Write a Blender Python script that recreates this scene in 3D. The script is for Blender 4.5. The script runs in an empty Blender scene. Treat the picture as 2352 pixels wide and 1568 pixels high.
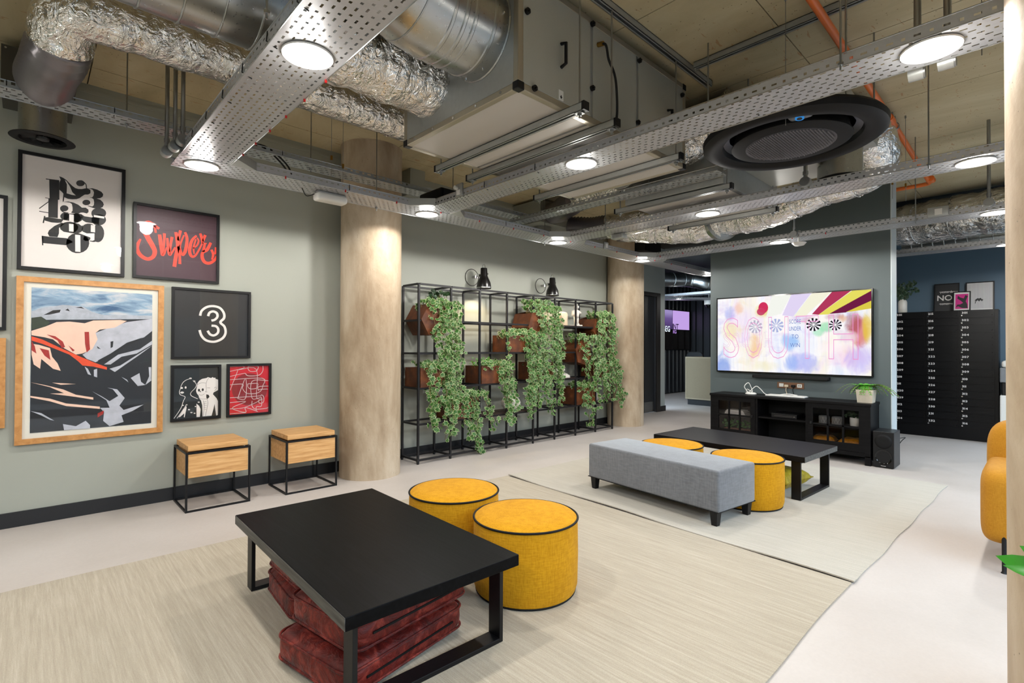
import bpy, bmesh, math, random
from math import sin, cos, pi, radians as R
from mathutils import Vector, Matrix, Euler, noise as mnoise
random.seed(7)
SC = bpy.context.scene
COL = SC.collection

# ------------------------------------------------------------ camera
YAW, PITCH, ROLL, FPX = 0.8121011, 0.0098252, 0.0042083, 1169.756
cam_d = bpy.data.cameras.new('camera'); cam_d.sensor_width = 36.0; cam_d.lens = 36.0 * FPX / 2352.0
cam_d.clip_start = 0.02; cam_d.clip_end = 200
cam = bpy.data.objects.new('camera', cam_d); COL.objects.link(cam)
_f = Vector((cos(YAW) * cos(PITCH), sin(YAW) * cos(PITCH), sin(PITCH)))
_r = Vector((sin(YAW), -cos(YAW), 0)); _u = _r.cross(_f)
_r, _u = _r * cos(ROLL) + _u * sin(ROLL), _u * cos(ROLL) - _r * sin(ROLL)
cam.matrix_world = Matrix(((_r.x, _u.x, -_f.x, 0), (_r.y, _u.y, -_f.y, 0), (_r.z, _u.z, -_f.z, 1.2), (0, 0, 0, 1)))
SC.camera = cam

# ------------------------------------------------------------ world, exposure, light levels
SC.view_settings.view_transform = 'Standard'
try: SC.view_settings.look = 'None'
except Exception: pass
SC.view_settings.gamma = 1.0; SC.view_settings.use_curve_mapping = False
SC.view_settings.exposure = 0.0
LAMP_W = 52.0          # watts of each LED downlight
FAR_W = 34.0
SKY = 11.0              # overcast sky outside the windows
world = bpy.data.worlds.new('sky'); SC.world = world; world.use_nodes = True
_bg = world.node_tree.nodes['Background']
_bg.inputs[0].default_value = (0.64, 0.82, 1.0, 1); _bg.inputs[1].default_value = SKY
try:
    SC.cycles.max_bounces = 9; SC.cycles.diffuse_bounces = 5; SC.cycles.glossy_bounces = 4
    SC.cycles.transparent_max_bounces = 12; SC.cycles.transmission_bounces = 6
    SC.cycles.sample_clamp_indirect = 4.0; SC.cycles.caustics_reflective = False; SC.cycles.caustics_refractive = False
    SC.cycles.use_denoising = True
except Exception: pass
# windows run along the side of the room to the right of the camera; each bay has a portal to guide the daylight
WIN_Y = -2.0
BAYS = [(-1.9 + i * 1.9, -0.1 + i * 1.9) for i in range(8)]
for a, b in BAYS:
    ld = bpy.data.lights.new('window_daylight', 'AREA'); ld.shape = 'RECTANGLE'; ld.size = b - a - .12; ld.size_y = 2.62
    ld.cycles.is_portal = True
    lo = bpy.data.objects.new('window_daylight', ld); lo.location = ((a + b) / 2, WIN_Y - .03, 1.45); lo.rotation_euler = (R(-90), 0, 0)
    lo.rotation_euler = (R(90), 0, 0); COL.objects.link(lo)

# ------------------------------------------------------------ helpers
def lin(h):
    if not isinstance(h, str): return tuple(h)
    return tuple((c / 12.92 if c <= .04045 else ((c + .055) / 1.055) ** 2.4) for c in (int(h[i:i + 2], 16) / 255 for i in (0, 2, 4)))
MATS = {}
class NT:
    def __init__(s, name):
        s.m = bpy.data.materials.new(name); s.m.use_nodes = True; s.t = s.m.node_tree
        s.b = s.t.nodes['Principled BSDF']; s.o = s.t.nodes['Material Output']; s._c = None
    def n(s, typ, **kw):
        x = s.t.nodes.new(typ)
        for k, v in kw.items():
            if k.startswith('i_'): x.inputs[int(k[2:])].default_value = v
            else: setattr(x, k, v)
        return x
    def l(s, a, b): s.t.links.new(a, b)
    def coord(s, scale=(1, 1, 1), rot=(0, 0, 0)):
        if s._c is None: s._c = s.n('ShaderNodeTexCoord')
        mp = s.n('ShaderNodeMapping'); mp.inputs['Scale'].default_value = scale; mp.inputs['Rotation'].default_value = rot
        s.l(s._c.outputs['Object'], mp.inputs[0]); return mp.outputs[0]
    def noise(s, scale, detail=4, vec=None, rough=.55, dist=0):
        x = s.n('ShaderNodeTexNoise'); x.inputs['Scale'].default_value = scale; x.inputs['Detail'].default_value = detail
        x.inputs['Roughness'].default_value = rough; x.inputs['Distortion'].default_value = dist
        s.l(vec if vec is not None else s.coord(), x.inputs[0]); return x.outputs[0]
    def ramp(s, fac, stops):
        x = s.n('ShaderNodeValToRGB'); e = x.color_ramp.elements
        while len(e) < len(stops): e.new(.5)
        for k, (p, c) in zip(e, stops): k.position = p; k.color = (*lin(c), 1)
        s.l(fac, x.inputs[0]); return x.outputs[0]
    def mix(s, fac, a, b, mode='MIX'):
        x = s.n('ShaderNodeMix'); x.data_type = 'RGBA'; x.blend_type = mode
        for i, v in ((0, fac), (6, a), (7, b)):
            if hasattr(v, 'is_output'): s.l(v, x.inputs[i])
            elif isinstance(v, (int, float)): x.inputs[i].default_value = v
            else: x.inputs[i].default_value = (*lin(v), 1)
        return x.outputs[2]
    def math(s, op, a, b=0.0, c=None):
        x = s.n('ShaderNodeMath'); x.operation = op
        for i, v in ((0, a), (1, b), (2, c)):
            if v is None: continue
            if hasattr(v, 'is_output'): s.l(v, x.inputs[i])
            else: x.inputs[i].default_value = v
        return x.outputs[0]
    def bump(s, h, strength, dist=.02):
        x = s.n('ShaderNodeBump'); x.inputs['Strength'].default_value = strength; x.inputs['Distance'].default_value = dist
        s.l(h, x.inputs['Height']); s.l(x.outputs[0], s.b.inputs['Normal'])
    def set(s, col=None, rough=None, metal=None, **kw):
        if col is not None:
            if hasattr(col, 'is_output'): s.l(col, s.b.inputs['Base Color'])
            else: s.b.inputs['Base Color'].default_value = (*lin(col), 1)
        for k, v in (('Roughness', rough), ('Metallic', metal)):
            if v is None: continue
            if hasattr(v, 'is_output'): s.l(v, s.b.inputs[k])
            else: s.b.inputs[k].default_value = v
        for k, v in kw.items(): s.b.inputs[k.replace('_', ' ')].default_value = v
        return s.m
def M(name, col, rough=.5, metal=0.0, bump=None, var=None, **kw):
    if name in MATS: return MATS[name]
    t = NT(name); c = col
    if var:
        f = t.noise(var[0], 5); c = t.mix(f, tuple(x * (1 - var[1]) for x in lin(col)), tuple(min(1, x * (1 + var[1])) for x in lin(col)))
    t.set(c, rough, metal, **kw)
    if bump: t.bump(t.noise(bump[0], 5), bump[1], bump[2] if len(bump) > 2 else .01)
    MATS[name] = t.m; return t.m
def EM(name, col, s=1.0):
    if name in MATS: return MATS[name]
    t = NT(name); e = t.n('ShaderNodeEmission'); e.inputs[0].default_value = (*lin(col), 1); e.inputs[1].default_value = s
    t.l(e.outputs[0], t.o.inputs[0]); MATS[name] = t.m; return t.m

def thing(name, label, cat, loc=(0, 0, 0), rz=0, group=None, kind=None):
    o = bpy.data.objects.new(name, None); COL.objects.link(o); o.location = loc; o.rotation_euler = (0, 0, rz); o.empty_display_size = .1
    return tag(o, label, cat, group, kind)
def tag(o, label=None, cat=None, group=None, kind=None):
    if label: o['label'] = label
    if cat: o['category'] = cat
    if group: o['group'] = group
    if kind: o['kind'] = kind
    return o
def copy_tree(o, parent=None):
    c = o.copy(); COL.objects.link(c)
    if parent: c.parent = parent
    for ch in list(o.children): copy_tree(ch, c)
    return c
def catmull(P, n=6, closed=False):
    P = [Vector(p) for p in P]; out = []; N = len(P)
    if N < 3: return P
    for i in range(N if closed else N - 1):
        g = (lambda k: P[k % N]) if closed else (lambda k: P[max(0, min(N - 1, k))])
        a, b, c, d = g(i - 1), g(i), g(i + 1), g(i + 2)
        for k in range(n):
            t = k / n
            out.append(.5 * ((2 * b) + (c - a) * t + (2 * a - 5 * b + 4 * c - d) * t * t + (3 * b - a - 3 * c + d) * t ** 3))
    if not closed: out.append(P[-1])
    return out

class MB:
    def __init__(s): s.v = []; s.f = []; s.mi = []; s.cur = 0
    def _f(s, *idx): s.f.append(idx); s.mi.append(s.cur)
    def add(s, vs, fs):
        o = len(s.v); s.v += [tuple(p) for p in vs]
        for f in fs: s._f(*[i + o for i in f])
        return s
    def box(s, x0, y0, z0, x1, y1, z1):
        x0, x1 = min(x0, x1), max(x0, x1); y0, y1 = min(y0, y1), max(y0, y1); z0, z1 = min(z0, z1), max(z0, z1)
        return s.add([(x0, y0, z0), (x1, y0, z0), (x1, y1, z0), (x0, y1, z0), (x0, y0, z1), (x1, y0, z1), (x1, y1, z1), (x0, y1, z1)],
                     [(0, 3, 2, 1), (4, 5, 6, 7), (0, 1, 5, 4), (1, 2, 6, 5), (2, 3, 7, 6), (3, 0, 4, 7)])
    def quad(s, a, b, c, d): return s.add([a, b, c, d], [(0, 1, 2, 3)])
    def ngon(s, pts): return s.add(pts, [tuple(range(len(pts)))])
    def cyl(s, p0, p1, r, n=12, r1=None, caps=True):
        p0, p1 = Vector(p0), Vector(p1); d = (p1 - p0).normalized(); r1 = r if r1 is None else r1
        a = d.orthogonal().normalized(); b = d.cross(a); vs = []
        for k in range(n):
            e = a * cos(2 * pi * k / n) + b * sin(2 * pi * k / n); vs += [p0 + e * r, p1 + e * r1]
        fs = [(2 * k, 2 * ((k + 1) % n), 2 * ((k + 1) % n) + 1, 2 * k + 1) for k in range(n)]
        if caps: fs += [tuple(2 * k for k in range(n))[::-1], tuple(2 * k + 1 for k in range(n))]
        return s.add(vs, fs)
    def tube(s, path, r, n=8, caps=True, closed=False):
        P = [Vector(p) for p in path]; N = len(P)
        rr = r if isinstance(r, (list, tuple)) else [r] * N
        rings = []; a = None
        for i in range(N):
            if closed: d = (P[(i + 1) % N] - P[i - 1])
            else: d = P[min(i + 1, N - 1)] - P[max(i - 1, 0)]
            d = d.normalized() if d.length > 1e-9 else Vector((0, 0, 1))
            if a is None: a = d.orthogonal().normalized()
            a = a - d * a.dot(d); a = a.normalized() if a.length > 1e-6 else d.orthogonal().normalized(); b = d.cross(a)
            rings.append([P[i] + (a * cos(2 * pi * k / n) + b * sin(2 * pi * k / n)) * rr[i] for k in range(n)])
        vs = [p for g in rings for p in g]; fs = []
        for i in range(N if closed else N - 1):
            j = (i + 1) % N
            for k in range(n): fs.append((i * n + k, i * n + (k + 1) % n, j * n + (k + 1) % n, j * n + k))
        if caps and not closed: fs += [tuple(range(n))[::-1], tuple((N - 1) * n + k for k in range(n))]
        return s.add(vs, fs)
    def lathe(s, prof, c=(0, 0, 0), n=24, ax='Z'):
        vs = []; fs = []; c = Vector(c); m = len(prof)
        for k in range(n):
            a = 2 * pi * k / n
            for r, z in prof:
                p = (r * cos(a), r * sin(a), z)
                if ax == 'X': p = (z, p[0], p[1])
                if ax == 'Y': p = (p[0], z, p[1])
                vs.append(c + Vector(p))
        for k in range(n):
            q = (k + 1) % n
            for i in range(m - 1): fs.append((k * m + i, q * m + i, q * m + i + 1, k * m + i + 1))
        return s.add(vs, fs)
    def prism(s, pts, d):      # extrude planar 3-D polygon by vector d
        n = len(pts); d = Vector(d); P = [Vector(p) for p in pts]
        return s.add(P + [p + d for p in P], [tuple(range(n))[::-1], tuple(range(n, 2 * n))] + [(k, (k + 1) % n, n + (k + 1) % n, n + k) for k in range(n)])
    def frame(s, u0, v0, u1, v1, w, f):   # four mitred bars; f(u, v, depth 0/1) -> point
        o = [(u0, v0), (u1, v0), (u1, v1), (u0, v1)]; i = [(u0 + w, v0 + w), (u1 - w, v0 + w), (u1 - w, v1 - w), (u0 + w, v1 - w)]
        for k in range(4):
            q = (k + 1) % 4; P = [o[k], o[q], i[q], i[k]]
            s.add([f(*p, 0) for p in P] + [f(*p, 1) for p in P], [(0, 1, 2, 3), (7, 6, 5, 4), (0, 4, 5, 1), (2, 6, 7, 3), (1, 5, 6, 2), (3, 7, 4, 0)])
        return s
    def xf(s, mat, i0=0):
        for i in range(i0, len(s.v)): s.v[i] = tuple(mat @ Vector(s.v[i]))
        return s
    def build(s, name, mat, parent=None, smooth=False, bevel=0, w=True, seg=2, label=None, fix=False, sub=0):
        mesh = bpy.data.meshes.new(name); vs = s.v
        o = bpy.data.objects.new(name, mesh)
        if parent is not None:
            o.parent = parent
            if w:
                L = Vector((0, 0, 0)); q = parent
                while q: L += Vector(q.location); q = q.parent
                vs = [(p[0] - L.x, p[1] - L.y, p[2] - L.z) for p in vs]
        elif vs:
            xs, ys, zs = zip(*vs); L = Vector(((min(xs) + max(xs)) / 2, (min(ys) + max(ys)) / 2, min(zs)))
            vs = [(p[0] - L.x, p[1] - L.y, p[2] - L.z) for p in vs]; o.location = L
        mesh.from_pydata(vs, [], s.f)
        ms = mat if isinstance(mat, (list, tuple)) else [mat]
        for m in ms: mesh.materials.append(m)
        if len(ms) > 1: mesh.polygons.foreach_set('material_index', s.mi)
        if fix:
            bm = bmesh.new(); bm.from_mesh(mesh); bmesh.ops.recalc_face_normals(bm, faces=bm.faces); bm.to_mesh(mesh); bm.free()
        if smooth:
            mesh.polygons.foreach_set('use_smooth', [True] * len(mesh.polygons))
            if smooth != 2:
                try: mesh.set_sharp_from_angle(angle=R(42))
                except Exception: pass
        mesh.update(); COL.objects.link(o)
        if bevel:
            m = o.modifiers.new('bevel', 'BEVEL'); m.width = bevel; m.segments = seg; m.limit_method = 'ANGLE'; m.angle_limit = R(40)
            if seg > 2: mesh.polygons.foreach_set('use_smooth', [True] * len(mesh.polygons))
        if sub:
            m = o.modifiers.new('sub', 'SUBSURF'); m.levels = sub; m.render_levels = sub
            mesh.polygons.foreach_set('use_smooth', [True] * len(mesh.polygons))
        if label: o['label'] = label
        return o
def stuff(o): o['kind'] = 'stuff'; return o
def struct(o): o['kind'] = 'structure'; return o

# flat text from the built-in font
_G = {}
def glyph(ch, bold=0.0, outline=0.0):
    k = (ch, bold, outline)
    if k in _G: return _G[k]
    cu = bpy.data.curves.new('glyph', 'FONT'); cu.body = ch; cu.size = 1; cu.resolution_u = 3; cu.offset = bold
    if outline: cu.fill_mode = 'NONE'; cu.bevel_depth = outline; cu.bevel_resolution = 0
    ob = bpy.data.objects.new('glyph', cu); COL.objects.link(ob)
    dg = bpy.context.evaluated_depsgraph_get(); me = bpy.data.meshes.new_from_object(ob.evaluated_get(dg))
    vs = [tuple(v.co) for v in me.vertices]; fs = [tuple(p.vertices) for p in me.polygons]
    bpy.data.objects.remove(ob); bpy.data.meshes.remove(me)
    if vs:
        x0 = min(v[0] for v in vs); x1 = max(v[0] for v in vs); vs = [(x - x0, y, z) for x, y, z in vs]
    else: x0 = 0; x1 = .3
    _G[k] = (vs, fs, x1 - x0); return _G[k]
def text(mb, s, f, size, u=0, v=0, bold=0.0, outline=0.0, gap=.09, sx=1.0, align='L'):
    """f(u, v) -> 3-D point; lays the string from (u, v)"""
    W = sum((glyph(c, bold, outline)[2] + gap) * size * sx for c in s)
    if align == 'C': u -= W / 2
    for c in s:
        vs, fs, wd = glyph(c, bold, outline)
        if vs: mb.add([f(u + p[0] * size * sx, v + p[1] * size) for p in vs], fs)
        u += (wd + gap) * size * sx
    return u
# ------------------------------------------------------------ materials
def mk_wall(name, col, rough=.55):
    t = NT(name); c = t.mix(t.noise(1.3, 3), tuple(x * .96 for x in lin(col)), tuple(x * 1.03 for x in lin(col)))
    t.set(c, rough); t.bump(t.noise(180, 3), .06, .004); MATS[name] = t.m; return t.m
SAGE = mk_wall('sage_paint', '9C9F95'); SLATE = mk_wall('slate_blue_paint', '4A5456'); NAVY = mk_wall('petrol_blue_paint', '4A6274')
SLATE_LIT = mk_wall('slate_blue_paint_daylit', 'B9C2C4'); DARKP = mk_wall('dark_ceiling_paint', '2A2A2A')
def mk_floor():
    t = NT('pale_screed'); n = t.noise(.9, 5); c = t.ramp(n, [(.3, 'AEA69F'), (.5, 'BAB2AC'), (.72, 'C2BBB6')])
    f = t.noise(60, 2, rough=.7); c = t.mix(.06, c, f, 'OVERLAY')
    t.set(c, t.math('ADD', t.math('MULTIPLY', t.noise(3.0, 3), .12), .42)); t.bump(t.noise(25, 3), .04, .01); return t.m
FLOOR = mk_floor()
def mk_conc(name, a, b, c_, holes=True):
    t = NT(name); v = t.coord((1, 1, .35)); n = t.noise(2.4, 8, v, .65, .4); c = t.ramp(n, [(.28, a), (.5, b), (.72, c_)])
    vo = t.n('ShaderNodeTexVoronoi'); vo.inputs['Scale'].default_value = 38; t.l(t.coord(), vo.inputs[0])
    pit = t.math('LESS_THAN', vo.outputs[0], .10); pm = t.math('MULTIPLY', pit, t.math('GREATER_THAN', t.noise(9, 2), .52))
    if holes: c = t.mix(t.math('MULTIPLY', pm, .6), c, '4A4238')
    t.set(c, .62); t.bump(t.math('SUBTRACT', t.noise(30, 6), pm), .18, .008); MATS[name] = t.m; return t.m
CONC = mk_conc('column_concrete', '80694F', 'AE9C84', 'CDC0AC')
def mk_ceil():
    t = NT('ceiling_concrete'); n = t.noise(1.6, 8, t.coord((1, .35, 1)), .65, .5)
    c = t.ramp(n, [(.25, '9A8D6E'), (.5, 'BCAD8A'), (.78, 'D2C6A6')])
    vo = t.n('ShaderNodeTexVoronoi'); vo.inputs['Scale'].default_value = 30; t.l(t.coord(), vo.inputs[0])
    pm = t.math('MULTIPLY', t.math('LESS_THAN', vo.outputs[0], .11), t.math('GREATER_THAN', t.noise(6, 2), .5)); c = t.mix(t.math('MULTIPLY', pm, .7), c, '5E4F38')
    rust = t.math('MULTIPLY', t.math('GREATER_THAN', t.noise(7, 2, t.coord((1, 3.5, 1), (0, 0, .5)), .5, 1.5), .69), .45); c = t.mix(rust, c, 'A0602A')
    t.set(c, .8); t.bump(t.math('SUBTRACT', t.noise(24, 6), pm), .15, .008); return t.m
CEIL = mk_ceil()
def mk_wood(name, a, b, c_, sc=(1, 1, 9), rough=.5, bump=.12, fr=5, gloss=None):
    t = NT(name); v = t.coord(sc); n = t.noise(fr, 6, v, .6, .35); c = t.ramp(n, [(.3, a), (.5, b), (.72, c_)])
    t.set(c, rough); t.bump(n, bump, .004); MATS[name] = t.m; return t.m
OAK = mk_wood('oak_long_x', 'B07E48', 'CB9B62', 'DDB27C', (.8, 9, 9)); OAKV = mk_wood('oak_long_z', '9C6A36', 'B98450', 'C99660', (9, 9, .8))
OAKF = mk_wood('oak_frame', 'A36E38', 'B9844A', 'CB965C', (1, 9, 1), .45, .1, 22)
BLKWD = mk_wood('black_stained_wood', '060607', '0A0A0B', '101012', (10, .7, 10), .42, .1, 6); BLKWD.node_tree.nodes['Principled BSDF'].inputs['Specular IOR Level'].default_value = .06
BLKWX = mk_wood('black_stained_wood_x', '080809', '0D0C0D', '151415', (10, .7, 10), .45, .15, 6); BLKWX.node_tree.nodes['Principled BSDF'].inputs['Specular IOR Level'].default_value = .12
LITWD = mk_wood('black_wood_lit_edge', '2A2A28', '40403D', '66645F', (12, .6, 12), .5, .3, 5)  # black stained wood with the light on lit table edges put into its colour
CORTEN = mk_wood('rusted_brown_steel', '381C0A', '5A2E12', '7C451E', (2.5, 2.5, 2.5), .5, .06, 3)
BLK = M('black_powder_coat', '0D0D0F', .42, bump=(120, .03), Specular_IOR_Level=.3); BLKM = M('black_matt', '0A0A0B', .6, Specular_IOR_Level=.22); BOXBLK = M('mailbox_black', '060608', .3, Specular_IOR_Level=.22); BLKG = M('black_gloss', '060607', .12)
STEELP = M('dark_bronze_steel', '2B2828', .42, .3); SKIRT = M('black_skirting', '131417', .45)
CHROME = M('chrome', 'D8D8D8', .12, 1.0); STEEL = M('zinc_steel', '9A9C9C', .32, 1.0, var=(20, .15)); GALV = M('galvanised_sheet', 'A2A4A1', .4, .5, var=(40, .1), bump=(160, .05, .003))
WHITE = M('white_plastic', 'DAD9D4', .35); WHITEC = M('white_ceramic', 'D8D4CC', .35); PAPER = M('white_paper', 'D9D2CE', .5); CREAM = M('cream_mount', 'DBD8CC', .6)
RED = M('red_plastic', 'B01818', .4); ORANGE = M('orange_pipe_plastic', 'E0702A', .38); BRASS = M('brass', 'A27A3A', .3, 1.0); RUBBER = M('black_rubber', '0B0B0B', .7)
AHUP = M('unit_panel', 'A8A89E', .4, .25, bump=(420, .12, .002), var=(200, .06)); AHUB = M('unit_underside', 'B4B0AA', .55, .1, bump=(300, .05, .002)); AHUF = M('unit_frame_alloy', 'A49C8A', .4, .6)
def mk_foil():
    t = NT('crinkled_foil'); v = t.coord(); n1 = t.noise(19, 3, t.coord((1, .6, .8)), .55, 3.0); n2 = t.noise(7, 3, t.coord((1, 2, 2)), .5, .6)
    vo = t.n('ShaderNodeTexVoronoi'); vo.feature = 'SMOOTH_F1'; vo.inputs['Scale'].default_value = 30; t.l(t.coord((1, .4, .6)), vo.inputs[0])
    t.set(t.mix(n2, 'E2DED8', 'F8F7F5'), t.math('ADD', t.math('MULTIPLY', n1, .12), .08), 1.0)
    t.bump(t.math('ADD', t.math('ADD', n1, t.math('MULTIPLY', vo.outputs[0], .8)), t.math('MULTIPLY', n2, 1.2)), .62, .03); return t.m
FOIL = mk_foil()
def mk_duct():
    t = NT('spiral_duct_zinc'); n = t.noise(70, 3); t.set(t.mix(t.noise(2.5, 3), '8A8C8C', 'BBBDBB'), t.math('ADD', t.math('MULTIPLY', n, .1), .24), 1.0); t.bump(t.noise(5, 2), .05, .03); return t.m
DUCT = mk_duct()
FLEX = M('grey_flexible_duct', '7C777A', .28, .5, bump=(30, .15, .01))
def mk_perf(name, pu, pv, lu, lv, col='9C9D9D'):
    t = NT(name); tc = t.n('ShaderNodeTexCoord'); s = t.n('ShaderNodeSeparateXYZ'); t.l(tc.outputs['Object'], s.inputs[0])
    v = t.math('DIVIDE', t.math('ADD', s.outputs[1], s.outputs[2]), pv); row = t.math('FLOOR', v)
    u = t.math('ADD', t.math('DIVIDE', s.outputs[0], pu), t.math('MULTIPLY', row, .5))
    alt = t.math('MODULO', t.math('ABSOLUTE', t.math('ADD', t.math('FLOOR', u), row)), 2.0)
    fu = t.math('ABSOLUTE', t.math('SUBTRACT', t.math('FRACT', u), .5)); fv = t.math('ABSOLUTE', t.math('SUBTRACT', t.math('FRACT', v), .5))
    lim = t.math('MULTIPLY_ADD', alt, -.45 * lu, lu)
    limv = t.math('MULTIPLY_ADD', alt, .35 * lv, lv)
    h = t.math('MULTIPLY', t.math('LESS_THAN', fu, lim), t.math('LESS_THAN', fv, limv))
    t.set(t.mix(t.noise(60, 3), tuple(x * .85 for x in lin(col)), col), .38, .55)
    tr = t.n('ShaderNodeBsdfTransparent'); mx = t.n('ShaderNodeMixShader'); t.l(h, mx.inputs[0]); t.l(t.b.outputs[0], mx.inputs[1]); t.l(tr.outputs[0], mx.inputs[2]); t.l(mx.outputs[0], t.o.inputs[0])
    return t.m
PERF = mk_perf('perforated_tray', .041, .0305, .26, .13, 'B8B9BC'); PERFS = mk_perf('slotted_tray', .05, .04, .3, .14, 'A9AEB0')
def mk_fabric(name, a, b, sc=260, rough=.85, bump=.5, sheen=.3, stretch=(1, 1, 1)):
    t = NT(name); v = t.coord(stretch); w = t.noise(sc, 2, t.coord((1, 1, .18))); w2 = t.noise(sc, 2, t.coord((.2, .2, 1)))
    m = t.math('MULTIPLY', t.math('ADD', w, w2), .5); c = t.ramp(m, [(.36, a), (.62, b)]); c = t.mix(.5, c, t.mix(t.noise(7, 4), a, b))
    t.set(c, rough, 0, Sheen_Weight=sheen, Specular_IOR_Level=.12); t.bump(m, bump, .004); MATS[name] = t.m; return t.m
MUST = mk_fabric('mustard_weave', 'A87208', 'D29A1E', 150, .9, .7, .03); GREYF = mk_fabric('grey_velvet', '55585D', '75787E', 90, .8, .25, .5); AMBER = mk_fabric('amber_wool', '9A6618', 'BA862A', 300, .85, .3, .05)
def mk_velvet(name, a, b, c_):
    t = NT(name); n = t.noise(9, 6, t.coord(), .7, 1.5); c = t.ramp(n, [(.3, a), (.52, b), (.75, c_)]); t.set(c, .5, 0, Sheen_Weight=.1, Sheen_Roughness=.3, Specular_IOR_Level=.3)
    t.bump(t.noise(16, 5, t.coord(), .6, 1.0), .6, .02); MATS[name] = t.m; return t.m
RUST = mk_velvet('rust_velvet', '2C0705', '601710', 'A04234'); YELV = mk_velvet('gold_velvet', '8A7208', 'B49A14', 'D2BC3C'); OCHV = mk_velvet('ochre_velvet', '7A4A06', 'A8690A', 'C98A1E')
def mk_rug(name, a, b, c_, sc):
    t = NT(name); n = t.noise(95, 4, t.coord(sc), .75); n2 = t.noise(260, 2, t.coord()); n3 = t.noise(1.1, 2, t.coord()); c = t.ramp(n, [(.3, a), (.5, b), (.7, c_)]); c = t.mix(t.math('MULTIPLY', n3, .5), c, b); c = t.mix(.22, c, n2, 'OVERLAY')
    t.set(c, .9, 0, Sheen_Weight=.15); t.bump(t.math('ADD', n, n2), .35, .004); MATS[name] = t.m; return t.m
RUG1 = mk_rug('flat_woven_wool', '968A77', 'A69B88', 'B7AD9C', (1, .035, 1)); RUG2 = mk_rug('pale_woven_wool', 'A29C8F', 'AFA99D', 'BBB5AA', (1, .035, 1))
LEAF = M('ivy_green', '2A5C14', .4, var=(24, .6)); LEAFD = M('ivy_dark_green', '183812', .4, var=(30, .3)); LEAFC = M('ivy_cream_edge', 'BCCB92', .5); STEM = M('vine_stem', '7A6A3A', .6)
FERN = M('fern_green', '4E9A2A', .5, var=(20, .3)); EUC = M('grey_green_leaf', '2E4630', .5, var=(20, .25)); MOSS = M('yellow_moss', '8A8A14', .9, bump=(60, .6)); SOIL = M('soil', '1E1712', .95)
def mk_glass(name, tint=(1, 1, 1), ref=.08):
    t = NT(name); tr = t.n('ShaderNodeBsdfTransparent'); tr.inputs[0].default_value = (*tint, 1); g = t.n('ShaderNodeBsdfGlossy'); g.inputs['Roughness'].default_value = .015
    fr = t.n('ShaderNodeFresnel'); ge = t.n('ShaderNodeNewGeometry'); t.l(t.math('MULTIPLY_ADD', ge.outputs['Backfacing'], 1 / 1.5 - 1.5, 1.5), fr.inputs[0]); mx = t.n('ShaderNodeMixShader'); t.l(t.math('MULTIPLY', fr.outputs[0], 1.0), mx.inputs[0]); t.l(tr.outputs[0], mx.inputs[1]); t.l(g.outputs[0], mx.inputs[2]); t.l(mx.outputs[0], t.o.inputs[0]); return t.m
GLASS = mk_glass('clear_glass'); GLASSD = mk_glass('dim_glass', (.75, .75, .75))
LENS = EM('led_lens', (1, .97, .92), 30.0)
# ------------------------------------------------------------ the room shell
CZ = 3.05
struct(MB().box(-2.3, -2.2, -.12, 16, 9, 0).build('floor', FLOOR))
struct(MB().box(-2.3, 4.69, 0, 2.35, 5.2, CZ).build('wall_left', SAGE))
struct(MB().box(2.35, 4.79, 0, 6.9, 5.2, CZ).build('wall_shelf', SAGE))
w = MB().box(6.9, 5.0, 0, 7.55, 5.2, CZ).box(8.5, 5.0, 0, 8.72, 5.2, CZ).box(7.55, 5.0, 2.2, 8.5, 5.2, CZ)
struct(w.build('wall_door', mk_wall('pale_sage_paint', 'A9B1AF')))
struct(MB().box(-2.5, -2.2, 0, -2.3, 5.2, CZ).build('wall_back', SAGE))
struct(MB().box(6.6, 1.15, 0, 6.85, 3.11, CZ).build('wall_television', SLATE))
struct(MB().box(6.598, 1.142, 0, 6.852, 1.15, CZ).build('wall_television_lit_end', SLATE_LIT))  # television wall's own paint, coloured paler for window light on its end
struct(MB().box(9.25, -2.2, 0, 9.45, 3.6, CZ).build('wall_mail', NAVY))
struct(MB().box(-2.3, 4.684, 2.985, 2.35, 4.69, 3.012).build('trim_2', SAGE))
struct(MB().box(2.35, 4.784, 2.985, 6.9, 4.79, 3.012).build('trim_3', SAGE))
struct(MB().box(2.85, 4.55, 2.78, 3.03, 4.79, CZ).build('trim_4', SAGE))
struct(MB().box(-2.3, 4.676, 0, 2.3, 4.69, .098).build('baseboard_left', SKIRT))
struct(MB().box(2.4, 4.776, 0, 6.75, 4.79, .098).build('baseboard_shelf', SKIRT))
struct(MB().box(8.5, 4.986, 0, 8.735, 5.0, .1).box(8.72, 4.986, 0, 8.735, 5.2, .1).build('baseboard_door', SKIRT))
struct(MB().box(6.588, 1.14, 0, 6.6, 3.115, .098).box(6.588, 1.13, 0, 6.86, 1.142, .098).build('baseboard_television', SKIRT))
# ceiling: concrete cast against formwork sheets, joints recessed
cl = struct(MB().box(-2.5, -2.3, CZ + .012, 9.45, 5.2, CZ + .2).build('ceiling', M('joint_shadow', '3A342A', .9)))
pm = None
for i in range(-1, 8):
    for j in range(5):
        x0 = 2.485 + 1.1 * (i - 3); y0 = 1.07 - 3.32 + 1.66 * j
        x1 = min(x0 + 1.094, 9.4); y1 = min(y0 + 1.654, 5.18)
        if x1 <= x0: continue
        o = MB().box(x0, y0, CZ, x1, y1, CZ + .014).build('formwork_panel', CEIL, cl)
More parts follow.
